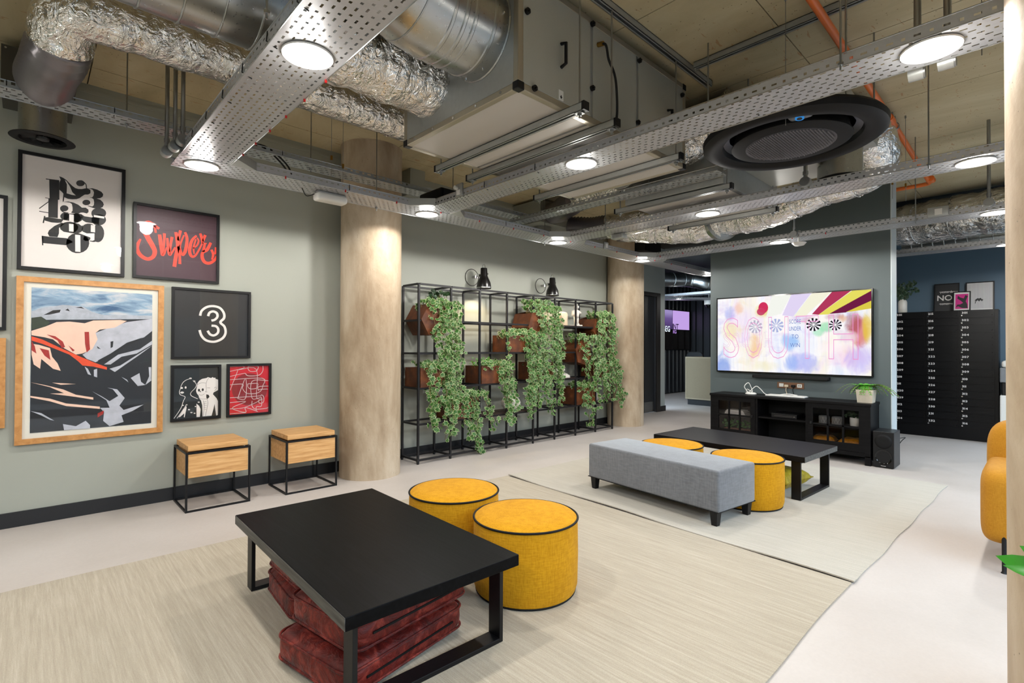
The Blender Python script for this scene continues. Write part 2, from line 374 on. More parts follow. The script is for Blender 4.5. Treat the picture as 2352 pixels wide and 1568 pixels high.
# columns
for (x, y, top, lab) in ((2.34, 4.405, 1, 'round bare concrete column between the oak stools and the plant shelf'), (6.74, 4.54, 1, 'round bare concrete column at the far end of the plant shelf beside the doorway'), (2.293, -.18, 1, 'round bare concrete column at the right edge, nearest the viewer')):
    m = MB().lathe([(.277, 0), (.277, CZ - .02), (.284, CZ)], (x, y, 0), 48)
    tag(struct(m.build('column', CONC, smooth=True)), lab)
# window wall: mullions, sill, head, panes
m = MB().box(-2.3, WIN_Y - .2, 0, 13.3, WIN_Y, .12).box(-2.3, WIN_Y - .2, 2.82, 13.3, WIN_Y, CZ)
for a, b in BAYS: m.box(a - .1, WIN_Y - .12, .12, a - .04, WIN_Y, 2.82)
m.box(13.2, WIN_Y - .2, 0, 13.4, WIN_Y, CZ)
struct(m.build('wall_window', M('dark_window_frame', '1B1D1F', .4)))
for k, (a, b) in enumerate(BAYS): struct(MB().box(a - .04, WIN_Y - .07, .12, b - .1, WIN_Y - .055, 2.82).build('window_%d' % (k + 1), GLASS))
struct(MB().box(-12, -30, -.2, 25, WIN_Y - .2, -.12).build('ground', M('grey_paving', '5E5E5C', .8, var=(3, .2))))
bw = MB().box(-20, -9.4, -.12, 30, -9, 4.2)
struct(bw.build('wall_street', M('dark_brick', '3A2A26', .85, var=(8, .3))))
struct(MB().box(-20, -6.05, -.12, 30, -6.0, 1.9).build('hoarding', M('blue_grey_hoarding', '3C464C', .7)))
# door in the wall by the second column
d = thing('door_1', None, None, (8.0, 5.05, 0)); struct(d)
MB().box(7.6, 5.04, .01, 8.42, 5.085, 2.13).build('door_leaf', M('charcoal_door', '26282B', .4), d)
MB().box(7.55, 4.985, 0, 7.6, 5.12, 2.2).box(8.42, 4.985, 0, 8.545, 5.02, 2.2).box(8.44, 5.0, 0, 8.5, 5.12, 2.2).box(7.6, 4.985, 2.13, 8.42, 5.12, 2.2).build('door_frame', STEELP, d, bevel=.004)
MB().box(7.62, 5.034, .01, 8.4, 5.04, .2).build('kick_plate', STEEL, d)
MB().box(7.98, 5.03, .01, 8.06, 5.04, 2.13).build('vision_panel', BLKG, d)
# reception area behind: dark profiled sheet walls
dw = struct(MB().box(8.72, 6.8, 0, 13.4, 6.95, CZ).build('wall_reception', BLKM)); dr = struct(MB().box(13.15, -2.2, 0, 13.35, 6.8, CZ).build('wall_reception_end', BLKM))
SHEET = M('graphite_profiled_sheet', '2C2E31', .34, .35)
for k in range(22):
    x = 8.8 + k * .2
    P = [(x, 6.8), (x, 6.795), (x + .03, 6.795), (x + .05, 6.76), (x + .15, 6.76), (x + .17, 6.795), (x + .198, 6.795), (x + .198, 6.8)]
    MB().prism([(a, b, .02) for a, b in P], (0, 0, 2.9)).build('profiled_sheet', SHEET, dw, fix=True)
for k in range(24):
    y = 6.55 - k * .2
    P = [(13.15, y), (13.145, y), (13.145, y + .03), (13.1, y + .05), (13.1, y + .15), (13.145, y + .17), (13.145, y + .198), (13.15, y + .198)]
    MB().prism([(a, b, .02) for a, b in P], (0, 0, 2.9)).build('profiled_sheet', SHEET, dr, fix=True)
struct(MB().box(9.45, -2.3, CZ, 16, 9, CZ + .2).box(6.9, 5.2, CZ, 9.45, 9, CZ + .2).build('ceiling', DARKP))
# ------------------------------------------------------------ LED downlights, cable trays
TZ = 2.32
def lamp(x, y, lab, z=TZ, r=.083, W=LAMP_W, grp=None):
    t = thing('downlight', lab, 'ceiling light', (x, y, z), group=grp or 'round LED downlights')
    MB().lathe([(r * .9, -.004), (r * 1.12, -.006), (r * 1.14, .0), (r * 1.0, .004), (r * .9, .004)], (x, y, z), 32).build('rim', WHITE, t, smooth=True)
    MB().lathe([(0, -.0045), (r * .9, -.004)], (x, y, z), 32).build('diffuser', LENS, t)
    MB().cyl((x, y, z + .004), (x, y, z + .035), r * .8, 20).build('housing', WHITE, t, smooth=True)
    ld = bpy.data.lights.new('downlight_glow', 'SPOT'); ld.spot_size = R(178); ld.spot_blend = .12; ld.shadow_soft_size = .05; ld.energy = W; ld.color = (1, .965, .91)
    lo = bpy.data.objects.new('downlight_glow', ld); lo.location = (0, 0, -.02); lo.parent = t; COL.objects.link(lo)
    ld = bpy.data.lights.new('lens_spill', 'POINT'); ld.shadow_soft_size = .05; ld.energy = W * .07; ld.color = (1, .965, .91)
    lo = bpy.data.objects.new('lens_spill', ld); lo.location = (0, 0, -.058); lo.parent = t; COL.objects.link(lo)
    return t
XS = (.77, 2.44, 4.115, 5.77, 7.64); YS = (.30, 1.965, 3.63)
TN = {0: 'broad near tray', 1: 'second tray', 2: 'third tray', 3: 'fourth tray', 4: 'tray by the mailboxes'}
LB = {(0, 0): None, (0, 1): 'large glowing round downlight under the broad near tray, closest to the viewer', (0, 2): 'round downlight joining broad near tray and wall tray above the red lettering poster',
 (1, 0): 'large round downlight at the open end of the second tray, upper right', (1, 1): 'round downlight midway along the second tray under the big grey air unit', (1, 2): 'round downlight where the second tray joins the wall tray in front of the first column',
 (2, 0): 'round downlight near the right end of the third tray, below the orange pipe', (2, 1): 'round downlight midway along the third tray above the television', (2, 2): 'round downlight where the third tray joins the wall tray above the plant shelf',
 (3, 0): 'round downlight at the right end of the fourth tray beside the foil duct', (3, 1): 'round downlight on the fourth tray directly above the television wall', (3, 2): 'round downlight where the fourth tray joins the wall tray by the second column',
 (4, 0): 'round downlight on the last tray above the mailboxes at right', (4, 2): 'smallest round downlight, past the second column above the reception opening'}
for (i, j), lb in LB.items():
    if lb: lamp(XS[i], YS[j], lb, W=FAR_W if i == 4 else LAMP_W)
# lamps out of view behind the camera keep the tray rhythm
OFF = iter(('downlight under the broad near tray behind the viewer', 'downlight left of the picture over the beige rug', 'downlight left of the picture near the cut-off frames', 'downlight behind the viewer on the left', 'downlight hung in the reception by the purple-lit tray', 'downlight over the reception desk'))
for x, y in ((.77, .3), (-.9, 1.965), (-.9, 3.63), (-.9, .3), (10.9, 5.9), (10.9, 4.4)):
    lamp(x, y, next(OFF), W=FAR_W * .55 if x > 9 else LAMP_W)

def tray(name, lab, x0, y0, L, ang, w=.27, z=TZ, mat=PERF, fl=.05, grp=None, rods=(), clips=(), red=()):
    """length along local X from (x0, y0), width centred on local Y"""
    t = thing(name, lab, 'cable tray', (x0, y0, z + .003), ang, grp)
    MB().quad((0, -w / 2, 0), (L, -w / 2, 0), (L, w / 2, 0), (0, w / 2, 0)).build('tray_base', mat, t, w=False)
    for s in (-1, 1):
        MB().quad((0, s * w / 2, 0), (L, s * w / 2, 0), (L, s * w / 2, fl), (0, s * w / 2, fl)).build('side_flange', mat, t, w=False)
        MB().tube([(0, s * w / 2, fl), (L, s * w / 2, fl)], .003, 6).tube([(0, s * w / 2, 0), (L, s * w / 2, 0)], .0025, 6).build('rolled_edge', STEEL, t, w=False)
    for u, v in rods: MB().cyl((u, v, -.03), (u, v, CZ - z - .003), .004, 8).cyl((u, v, -.012), (u, v, -.002), .011, 6).build('threaded_rod', STEEL, t, w=False)
    for u, s in clips: MB().tube([(u, s * w / 2, fl + .004), (u, s * (w / 2 + .004), .01), (u, s * (w / 2 - .035), -.004)], .0025, 6).build('cable_tie', BLK, t, w=False)
    for u, s in red: MB().box(u - .004, s * w / 2 - .003, -.012, u + .004, s * w / 2 + .005, .006).build('cable_clip', RED, t, w=False)
    return t
tray('cable_tray', 'broad perforated steel cable tray running overhead at upper left, nearest the viewer', .767, -1.2, 4.695, R(90), .267, rods=((1.2, .2), (3.0, .2)), clips=[(2.6 + k * .3, 1) for k in range(7)], red=[(3.3 + k * .23, -1) for k in range(6)])
tray('cable_tray', 'perforated cable tray running along the left wall in front of both columns', .63, 3.635, 7.2, 0, .275, rods=((1.4, .11), (3.4, .11)), clips=[(1.05, -1), (1.75, -1), (2.6, -1)], red=[(.6 + k * .42, -1) for k in range(14)])
tray('cable_tray', 'second perforated tray, under the big air unit, its open end at upper right', 2.457, .06, 3.436, R(90), .235, rods=((.5, .15),), clips=((2.2, 1), (2.7, 1), (.9, -1)))
tray('cable_tray', 'third perforated tray crossing in front of the black round air cassette', 4.115, -.7, 4.196, R(90), .25, rods=((1.2, .15), (3.6, .15)))
tray('cable_tray', 'fourth perforated tray, hung just in front of the television wall', 5.77, -.7, 4.196, R(90), .25, rods=((1.5, .15),), red=[(2.2 + k * .3, 1) for k in range(7)])
tray('cable_tray', 'last perforated tray, against the dark blue wall above the mailboxes', 7.64, -.7, 2.6, R(90), .25)
tray('slotted_cable_tray', 'narrow slotted tray with oval holes, high along the left wall behind the others', -2.2, 3.85, 6.1, 0, .17, 2.55, PERFS, .035, rods=((2.62, .03), (3.75, .03), (5.1, .03)), clips=((2.1, -1), (2.55, -1), (3.5, -1)))
tray('slotted_cable_tray', 'narrow slotted tray crossing between the big air unit and the smaller one', 3.62, 1.62, 2.18, R(90), .15, 2.46, PERFS, .035, rods=((.6, .0),))
# splice plates and corner gussets of the trays
def gusset(lab, pts, zt=TZ):
    g = MB().prism([(a, b, zt + .001) for a, b in pts], (0, 0, .003)); 
    return tag(g.build('gusset_plate', GALV), lab, 'bracket', 'tray corner gussets')
for x, nm in ((.767, 'broad near tray'), (2.457, 'second tray'), (4.115, 'third tray'), (5.77, 'fourth tray')):
    hw = .125
    gusset('plain steel gusset in the right corner of the %s and the wall tray' % nm, [(x + hw, 3.35), (x + hw + .16, 3.5), (x + hw, 3.5)])
    if x > 1: gusset('plain steel gusset in the left corner of the %s and the wall tray' % nm, [(x - hw, 3.35), (x - hw, 3.5), (x - hw - .16, 3.5)])
    for s in ((1,) if x < 1 else (-1, 1)):
        tag(MB().prism([(x + s * hw, 3.35, TZ), (x + s * (hw + .16), 3.5, TZ), (x + s * (hw + .16), 3.503, TZ), (x + s * hw, 3.353, TZ)], (0, 0, .055)).build('tray_corner_plate', GALV, fix=True), 'upright corner plate on the %s side of the %s junction' % ('right' if s > 0 else 'left', nm), 'bracket', 'tray corner plates')
tag(MB().box(2.573, .93, TZ, 2.576, 1.32, TZ + .058).build('splice_plate', GALV), 'smooth splice plate on the near flange of the second tray, below the ceiling rail', 'bracket')
# small fittings on trays
def box_thing(name, lab, cat, x0, y0, z0, x1, y1, z1, mat, bev=.006, parts=()):
    t = thing(name, lab, cat, ((x0 + x1) / 2, (y0 + y1) / 2, z0)); MB().box(x0, y0, z0, x1, y1, z1).build('body', mat, t, bevel=bev, seg=3)
    for nm, mb, mt in parts: mb.build(nm, mt, t)
    return t
box_thing('emergency_light', 'white emergency light box hanging under the wall tray left of the first column', 'emergency light', 1.49, 3.6, 2.255, 1.72, 3.7, 2.312, WHITE, .02, [('bracket', MB().box(1.5, 3.62, 2.312, 1.71, 3.68, 2.32), GALV), ('lead', MB().tube(catmull([(1.49, 3.66, 2.3), (1.44, 3.68, 2.28), (1.4, 3.66, 2.325)], 5), .003), BLK)])
box_thing('loudspeaker', 'black wedge loudspeaker on the wall tray beside the second tray junction', 'loudspeaker', 2.42, 3.4, 2.385, 2.72, 3.72, 2.5, BLKM, .015, [('front_grille', MB().box(2.44, 3.39, 2.395, 2.7, 3.4, 2.49), BLK)])
box_thing('loudspeaker', 'black loudspeaker above the fourth tray near the second column', 'loudspeaker', 6.3, 3.9, 2.56, 6.7, 4.1, 2.72, BLKM, .015, [('hanger_rod', MB().cyl((6.4, 4.0, 2.72), (6.4, 4.0, CZ), .006).cyl((6.6, 4.0, 2.72), (6.6, 4.0, CZ), .006), STEEL), ('front_grille', MB().box(6.29, 3.92, 2.57, 6.3, 4.08, 2.71), BLK)])
box_thing('socket_box', 'small grey socket box on the second tray by the loudspeaker', 'junction box', 2.325, 3.0, 2.325, 2.34, 3.08, 2.42, GALV, .003, [('socket', MB().box(2.318, 3.02, 2.335, 2.325, 3.06, 2.37), WHITE), ('plug', MB().cyl((2.3, 3.06, 2.39), (2.325, 3.06, 2.39), .015), WHITE)])
box_thing('junction_box', 'small grey junction box under the third tray near its wall end', 'junction box', 4.2, 2.86, 2.27, 4.27, 3.0, 2.318, GALV, .004, [('lid', MB().box(4.195, 2.88, 2.28, 4.2, 2.98, 2.31), STEEL)])
box_thing('junction_box', 'metal box with a white socket on the wall tray right of the third tray', 'junction box', 4.75, 3.485, 2.32, 4.83, 3.5, 2.4, GALV, .004, [('socket', MB().box(4.77, 3.48, 2.335, 4.81, 3.485, 2.38), WHITE)])
box_thing('junction_box', 'dark socket box on the fourth tray left of its right-end downlight', 'junction box', 5.62, .58, 2.33, 5.645, .72, 2.41, GALV, .004, [('socket', MB().box(5.612, .62, 2.34, 5.62, .67, 2.39), WHITE)])
t = thing('smoke_detector', 'white dome detector under the fourth tray right of the television-wall downlight', 'detector', (5.72, 1.76, 2.26))
MB().lathe([(0, 0), (.045, .004), (.065, .025), (.068, .03), (0, .032)], (5.72, 1.76, 2.245), 24).build('detector_head', WHITE, t, smooth=True); MB().cyl((5.72, 1.76, 2.277), (5.72, 1.76, 2.4), .012).build('drop_tube', WHITE, t)
def conduit(lab, x, y, z0, z1, r=.011, br=.03, ax=(0, -1, 0)):
    t = thing('conduit', lab, 'conduit', (x, y, z0), group='galvanised drop conduits')
    MB().cyl((x, y, z0 + .02), (x, y, z1), r, 12).build('pipe', STEEL, t, smooth=True)
    MB().cyl((x, y, z0 + .05), (x, y, z0 + .075), r * 1.35, 12).build('coupler', STEEL, t, smooth=True)
    a = Vector(ax); c = Vector((x, y, z0)); MB().cyl(c - a * .03, c + a * .02, br, 20).build('round_box', GALV, t, smooth=True)
    MB().cyl(c + a * .02, c + a * .026, br * .92, 20).build('box_lid', STEEL, t, smooth=True)
conduit('leftmost of three galvanised drop conduits beside the broad near tray', .575, 3.56, 2.335, CZ); conduit('middle one of three galvanised drop conduits beside the broad near tray', .60, 3.47, 2.35, CZ); conduit('rightmost of three galvanised drop conduits beside the broad near tray', .625, 3.40, 2.37, CZ)
conduit('galvanised drop conduit with round box behind the near end of the second tray, left one', 2.66, .37, 2.34, CZ, .013); conduit('galvanised drop conduit with round box behind the near end of the second tray, right one', 2.66, .275, 2.35, CZ, .013)
conduit('drop conduit with a black round box on the third tray below the cassette', 3.97, 1.18, 2.37, CZ, .013, .035, (-1, 0, 0)); conduit('drop conduit meeting the fourth tray beside the television-wall downlight', 5.63, 1.78, 2.35, CZ, .012, .035, (-1, 0, 0)); conduit('drop conduit in front of the foil duct at the far right', 5.62, .33, 2.38, CZ, .012, .035, (-1, 0, 0))
tag(MB().tube(catmull([(1.05, 3.87, 2.6), (1.2, 3.84, 2.62), (1.32, 3.75, 2.5), (1.36, 3.7, 2.38), (1.38, 3.66, 2.33)], 6), .006).tube(catmull([(1.03, 3.88, 2.6), (1.19, 3.85, 2.615), (1.3, 3.76, 2.49), (1.34, 3.7, 2.38), (1.36, 3.66, 2.33)], 6), .006).build('black_cable', RUBBER, smooth=True), 'pair of black cables dropping from the slotted tray to the wall tray', 'cable')
# ------------------------------------------------------------ air handling plant
A = thing('air_handling_unit', 'big grey metal air handling unit hung from the ceiling at top centre', 'air unit', (2.44, 2.2, 2.41))
ax0, ax1, ay0, ay1, az0, az1 = 1.644, 3.235, 1.70, 2.70, 2.41, 2.985
MB().box(ax0 + .01, ay0 + .01, az0 + .02, ax1 - .01, ay1 - .01, az1 - .01).build('casing', GALV, A)
MB().box(ax0 + .035, ay0 + .035, az0 + .004, 2.19, ay1 - .035, az0 + .02).build('bottom_panel', AHUB, A); MB().box(2.21, ay0 + .035, az0 + .004, 2.62, ay1 - .035, az0 + .02).build('bottom_panel', AHUB, A); MB().box(2.64, ay0 + .035, az0 + .004, ax1 - .035, ay1 - .035, az0 + .02).build('bottom_panel', AHUB, A)
MB().box(ax0 + .002, ay0 + .035, az0 + .035, ax0 + .01, ay1 - .035, az1 - .035).build('end_panel', GALV, A)
for a, b in ((ax0 + .035, 2.19), (2.215, 2.635), (2.66, ax1 - .035)): MB().box(a, ay0 + .002, az0 + .035, b, ay0 + .012, az1 - .03).build('side_panel', AHUP, A, bevel=.003)
fr = .035
for y in (ay0, ay1 - fr):
    for z in (az0, az1 - fr): MB().box(ax0 + fr, y, z, ax1 - fr, y + fr, z + fr).build('frame_rail', AHUF, A, bevel=.004)
for x in (ax0, ax1 - fr):
    for z in (az0, az1 - fr): MB().box(x, ay0 + fr, z, x + fr, ay1 - fr, z + fr).build('frame_rail', AHUF, A, bevel=.004)
    for y in (ay0, ay1 - fr): MB().box(x, y, az0 + fr, x + fr, y + fr, az1 - fr).build('frame_rail', AHUF, A, bevel=.004)
    for y in (ay0 - .002, ay1 - fr - .002):
        for z in (az0 - .002, az1 - fr - .002): MB().box(x - .003, y, z, x + fr + .005, y + fr + .004, z + fr + .004).build('corner_block', BLK, A, bevel=.003)
for x, z in ((1.70, 2.79), (1.75, 2.44), (2.2, 2.60), (2.2, 2.95), (2.645, 2.55), (2.66, 2.93), (1.72, 2.96), (3.18, 2.9)):
    MB().cyl((x, ay0 - .012, z), (x, ay0 + .002, z), .015, 12).cyl((x, ay0 - .02, z), (x, ay0 - .012, z), .006, 8).build('panel_latch', BLK, A, smooth=True)
for x, z in ((1.95, 2.62), (3.0, 2.62)):
    MB().tube([(x, ay0 + .002, z), (x, ay0 - .03, z + .008), (x, ay0 - .03, z + .112), (x, ay0 + .002, z + .12)], .009, 8).build('pull_handle', BLK, A, smooth=True)
for k in range(5): MB().cyl((ax0 - .004, ay0 + .12 + k * .19, az0 + .017), (ax0 + .002, ay0 + .12 + k * .19, az0 + .017), .007, 8).build('screw', CHROME, A, smooth=True)
o = MB().box(1.93, ay0 - .001, 2.45, 1.965, ay0 + .003, 2.5).build('arrow_sticker', WHITE, A)
MB().prism([(1.944, ay0 - .002, 2.475), (1.95, ay0 - .002, 2.475), (1.95, ay0 - .002, 2.468), (1.956, ay0 - .002, 2.468), (1.947, ay0 - .002, 2.456), (1.938, ay0 - .002, 2.468), (1.944, ay0 - .002, 2.468)], (0, .0008, 0)).build('arrow', BLK, o)
MB().tube(catmull([(2.255, ay0, 2.86), (2.255, ay0 - .05, 2.84), (2.27, ay0 - .06, 2.76), (2.3, ay0 - .075, 2.69), (2.3, ay0 - .09, 2.6), (2.29, ay0 - .1, 2.45), (2.28, ay0 - .08, 2.4), (2.27, ay0, 2.4)], 6), .007).build('drain_hose', RUBBER, A, smooth=True)
MB().cyl((2.255, ay0 - .035, 2.853), (2.255, ay0, 2.86), .013).build('brass_valve', BRASS, A, smooth=True)
def rail(lab, x, y0=1.57, y1=2.83, z=2.37, rods=True):
    t = thing('support_rail', lab, 'support rail', (x, (y0 + y1) / 2, z), group='channel rails under the air units')
    MB().box(x - .02, y0, z, x - .017, y1, z + .04).box(x + .017, y0, z, x + .02, y1, z + .04).box(x - .02, y0, z + .037, x + .02, y1, z + .04).box(x - .02, y0, z, x - .009, y1, z + .002).box(x + .009, y0, z, x + .02, y1, z + .002).build('channel', GALV, t)
    for y in (y0, y1): MB().box(x - .021, y - .004, z - .002, x + .021, y + .012, z + .042).build('end_cap', BLK, t)
    for y in (y0 + .04, y1 - .04):
        MB().cyl((x, y, z - .03), (x, y, CZ), .0045, 8).build('threaded_rod', STEEL, t, smooth=True)
        MB().box(x - .02, y - .02, z - .006, x + .02, y + .02, z).cyl((x, y, z - .018), (x, y, z - .006), .012, 6).build('nut_plate', STEEL, t)
for x, l in ((1.985, 'first channel rail under the big air unit, nearest the viewer'), (2.255, 'second channel rail under the big air unit, beside the black hose'), (2.94, 'third channel rail under the big air unit, at its far end')): rail(l, x)
for x, l in ((3.745, 'channel rail under the near edge of the smaller flat air unit'), (4.66, 'channel rail under the far edge of the smaller flat air unit')): rail(l, x, 1.6, 2.62)
def channel(lab, p, q):
    t = thing('ceiling_channel', lab, 'support rail', p, group='channel rails fixed to the ceiling'); p, q = Vector(p), Vector(q); d = (q - p).normalized(); s = d.cross(Vector((0, 0, 1))) * .02
    m = MB()
    for a, b, z0, z1 in ((-1, -.85, 0, .04), (.85, 1, 0, .04), (-1, 1, .036, .04), (-1, -.42, 0, .003), (.42, 1, 0, .003)):
        m.prism([p + s * a + Vector((0, 0, z0)), p + s * b + Vector((0, 0, z0)), p + s * b + Vector((0, 0, z1)), p + s * a + Vector((0, 0, z1))], q - p)
    m.build('channel', GALV, t, fix=True)
    MB().prism([p - s * .8 + Vector((0, 0, .034)), p + s * .8 + Vector((0, 0, .034)), p + s * .8 + Vector((0, 0, .0355)), p - s * .8 + Vector((0, 0, .0355))], q - p).build('channel_back', BLK, t, fix=True)
channel('ceiling channel rail running beside the big air unit with hanging rods', (1.2, 1.62, 3.008), (3.42, 1.62, 3.008)); channel('ceiling channel rail crossing behind the orange pipe at top right', (3.13, -.3, 3.008), (3.13, 1.58, 3.008))
# ducts
def duct(name, lab, path, r, mat, seams=0, seam_r=.006, cat='duct', n=28, flexy=False, band=None):
    t = thing(name, lab, cat, tuple(path[0])); P = catmull(path, 10); L = [0]
    for a, b in zip(P, P[1:]): L.append(L[-1] + (b - a).length)
    if flexy:      # resample finely and corrugate
        N = int(L[-1] / .019); Q = []; rr = []
        for k in range(N + 1):
            s = L[-1] * k / N; i = max(j for j in range(len(L)) if L[j] <= s + 1e-9); i = min(i, len(P) - 2); Q.append(P[i].lerp(P[i + 1], (s - L[i]) / max(1e-9, L[i + 1] - L[i]))); rr.append(r * (1 + (.075 if k % 2 else -.05) + .02 * sin(k * .37)))
        MB().tube(Q, rr, n).build('hose_skin', mat, t, smooth=2)
    else:
        rr = [r * (1 + (.03 * sin(s * 23) + .02 * sin(s * 51 + 1) if mat is FOIL else 0)) for s in L]
        MB().tube(P, rr, n).build('duct_skin', mat, t, smooth=True)
    if seams:
        for k in range(1, int(L[-1] / seams) + 1):
            s = k * seams
            if s > L[-1] - .02: break
            i = max(j for j in range(len(L)) if L[j] <= s); i = min(i, len(P) - 2); c = P[i].lerp(P[i + 1], (s - L[i]) / (L[i + 1] - L[i])); d = (P[i + 1] - P[i]).normalized(); a = d.orthogonal().normalized(); b = d.cross(a)
            MB().tube([c + (a * cos(2 * pi * q / 28) + b * sin(2 * pi * q / 28)) * (r + seam_r * .3) for q in range(28)], seam_r, 6, closed=True).build('seam_ring' if mat is not FOIL else 'tape_band', mat, t, smooth=2)
    return t
duct('foil_duct', 'crinkled foil-wrapped duct along the left wall, turning down to the grey flexible hose', [(.10, 3.33, 2.675), (.105, 3.25, 2.735), (.15, 3.17, 2.775), (.27, 3.14, 2.785), (.6, 3.14, 2.785), (1.2, 3.14, 2.785), (2.6, 3.14, 2.785)], .125, FOIL, .62, .004)
duct('flexible_hose', 'grey ribbed flexible hose between the foil duct and the wall grille box', [(.10, 3.32, 2.683), (.08, 3.42, 2.635), (.055, 3.6, 2.62), (.05, 3.8, 2.65), (.06, 4.0, 2.71), (.06, 4.2, 2.80), (.05, 4.3, 2.87)], .118, FLEX, flexy=True)
duct('spiral_duct', 'bright spiral-wound metal duct at the top behind the broad near tray', [(-1.6, 2.38, 2.705), (-.4, 2.38, 2.705), (.3, 2.38, 2.705), (.78, 2.38, 2.705)], .2, DUCT, .135, .0045)
duct('foil_duct', 'fat crinkled foil duct entering the end of the big air unit', [(.74, 2.42, 2.70), (1.0, 2.42, 2.70), (1.3, 2.42, 2.70), (1.6, 2.42, 2.70), (1.66, 2.42, 2.70)], .19, FOIL, .3, .006)
t = thing('round_duct', 'polished round metal duct with collars joining the big air unit at top centre', 'duct', (1.4, 1.97, 2.76))
P = [(1.65, 1.97, 2.765), (1.5, 1.97, 2.765), (1.36, 1.97, 2.765), (1.2, 1.955, 2.775), (1.1, 1.92, 2.81), (1.02, 1.86, 2.87), (.98, 1.8, 2.96), (.97, 1.78, 3.05)]
MB().tube(catmull(P, 6), .215, 40).build('duct_skin', DUCT, t, smooth=True)
for x in (1.648, 1.56, 1.45, 1.40, 1.34): MB().lathe([(.214, -.012), (.2195, -.006), (.2195, .006), (.214, .012)], (x, 1.97, 2.765), 40, 'X').build('collar', DUCT, t, smooth=True)
for c, d in (((1.2, 1.955, 2.775), (.98, .06, -.1)), ((1.08, 1.91, 2.82), (.8, .35, -.5)), ((1.0, 1.83, 2.92), (.35, .4, -.85))):
    d = Vector(d).normalized(); a = d.orthogonal().normalized(); b = d.cross(a)
    MB().tube([Vector(c) + (a * cos(2 * pi * q / 36) + b * sin(2 * pi * q / 36)) * .215 for q in range(36)], .004, 6, closed=True).build('gore_seam', DUCT, t, smooth=2)
for k in range(10):
    a = k * 2 * pi / 10; MB().cyl((1.6, 1.97 + .212 * cos(a), 2.765 + .212 * sin(a)), (1.6, 1.97 + .222 * cos(a), 2.765 + .222 * sin(a)), .005, 6).build('screw', CHROME, t)
# wall grille box
t = thing('grille_box', 'dark riveted plenum box high on the left wall holding the round black air diffuser', 'vent', (.05, 4.4, 2.72))
MB().box(-.14, 4.3, 2.74, .2, 4.69, 3.0).build('plenum', M('dark_sheet', '55534E', .4, .6), t, bevel=.003)
MB().lathe([(.115, 2.5), (.115, 2.76)], (.05, 4.36, 0), 32).build('spigot', DUCT, t, smooth=True)
MB().lathe([(.115, 2.505), (.155, 2.492), (.158, 2.487), (.115, 2.484), (.112, 2.5), (.1, 2.52), (0, 2.53)], (.05, 4.36, 0), 36).build('diffuser_ring', BLKM, t, smooth=True)
for k in range(12):
    a = k * pi / 6; p = lambda r, z, da=0: (.05 + r * cos(a + da), 4.36 + r * sin(a + da), z)
    MB().add([p(.03, 2.5), p(.108, 2.495), p(.108, 2.515, .2), p(.03, 2.51, .3)], [(0, 1, 2, 3)]).build('vane', BLK, t)
MB().lathe([(0, 2.485), (.03, 2.488), (.034, 2.5), (0, 2.51)], (.05, 4.36, 0), 16).build('hub', BLK, t, smooth=True)
for x, z in ((-.12, 2.76), (.18, 2.76), (-.12, 2.98), (.18, 2.98)): MB().cyl((x, 4.294, z), (x, 4.3, z), .006, 8).build('rivet', CHROME, t)
# round black ceiling cassette
cx, cy, cz = 3.28, 1.06, 2.41
t = thing('air_cassette', 'large black round ceiling air cassette with perforated centre', 'air conditioner', (cx, cy, cz))
MB().box(cx - .33, cy - .33, cz + .07, cx + .33, cy + .33, 2.60).build('housing', GALV, t, bevel=.01)
MB().lathe([(.37, .02), (.40, .0), (.455, .0), (.482, .018), (.485, .05), (.47, .07), (.3, .075)], (cx, cy, cz), 64).build('outer_ring', BLKM, t, smooth=True)
MB().lathe([(.37, .02), (.365, .05), (.33, .07), (.3, .07)], (cx, cy, cz), 64).build('air_slot', M('slot_grey', '2A2C30', .35, .3), t, smooth=True)
MB().lathe([(.3, .07), (.305, .04), (.318, .012), (.318, .006), (.3, .0), (.24, -.003)], (cx, cy, cz), 64).build('inner_rim', BLKM, t, smooth=True)
MB().lathe([(0, -.004), (.24, -.003)], (cx, cy, cz), 48).build('grille_plate', M('plum_black', '0A0A0C', .35), t)
g = MB(); d = .017
for i in range(-15, 16):
    for j in range(-15, 16):
        u, v = (i + .5 * (j % 2)) * d, j * d * .86
        if u * u + v * v < .23 ** 2:
            k0 = len(g.v); g.add([(u + .0075 * cos(a), v + .0075 * sin(a), -.0055) for a in (.52, 1.57, 2.62, 3.67, 4.71, 5.76)] + [(u + .003 * cos(a), v + .003 * sin(a), -.0125) for a in (.52, 1.57, 2.62, 3.67, 4.71, 5.76)], [(0, 1, 7, 6), (1, 2, 8, 7), (2, 3, 9, 8)])
g.xf(Matrix.Translation((cx, cy, cz))); stuff(g.build('grille_dimples', M('grille_dark', '6A6A72', .35, .4), t))
for a0, r0 in ((3.6, .345),):
    x, y = cx + r0 * cos(a0), cy + r0 * sin(a0)
    MB().box(x - .03, y - .055, cz + .012, x + .03, y + .055, cz + .04).build('display_panel', M('display_grey', '5A5C60', .3), t, bevel=.012)
    MB().cyl((x - .012, y, cz + .006), (x - .01, y, cz + .02), .022, 20).build('display_ring', EM('blue_led', (.05, .3, .75), .7), t, smooth=True); MB().cyl((x - .013, y, cz + .004), (x - .012, y, cz + .012), .013, 16).build('display_lens', BLKG, t, smooth=True)
for sx in (-1, 1):
    for sy in (-1, 1): MB().cyl((cx + sx * .30, cy + sy * .36, cz + .07), (cx + sx * .30, cy + sy * .36, CZ), .005, 8).build('threaded_rod', STEEL, t)
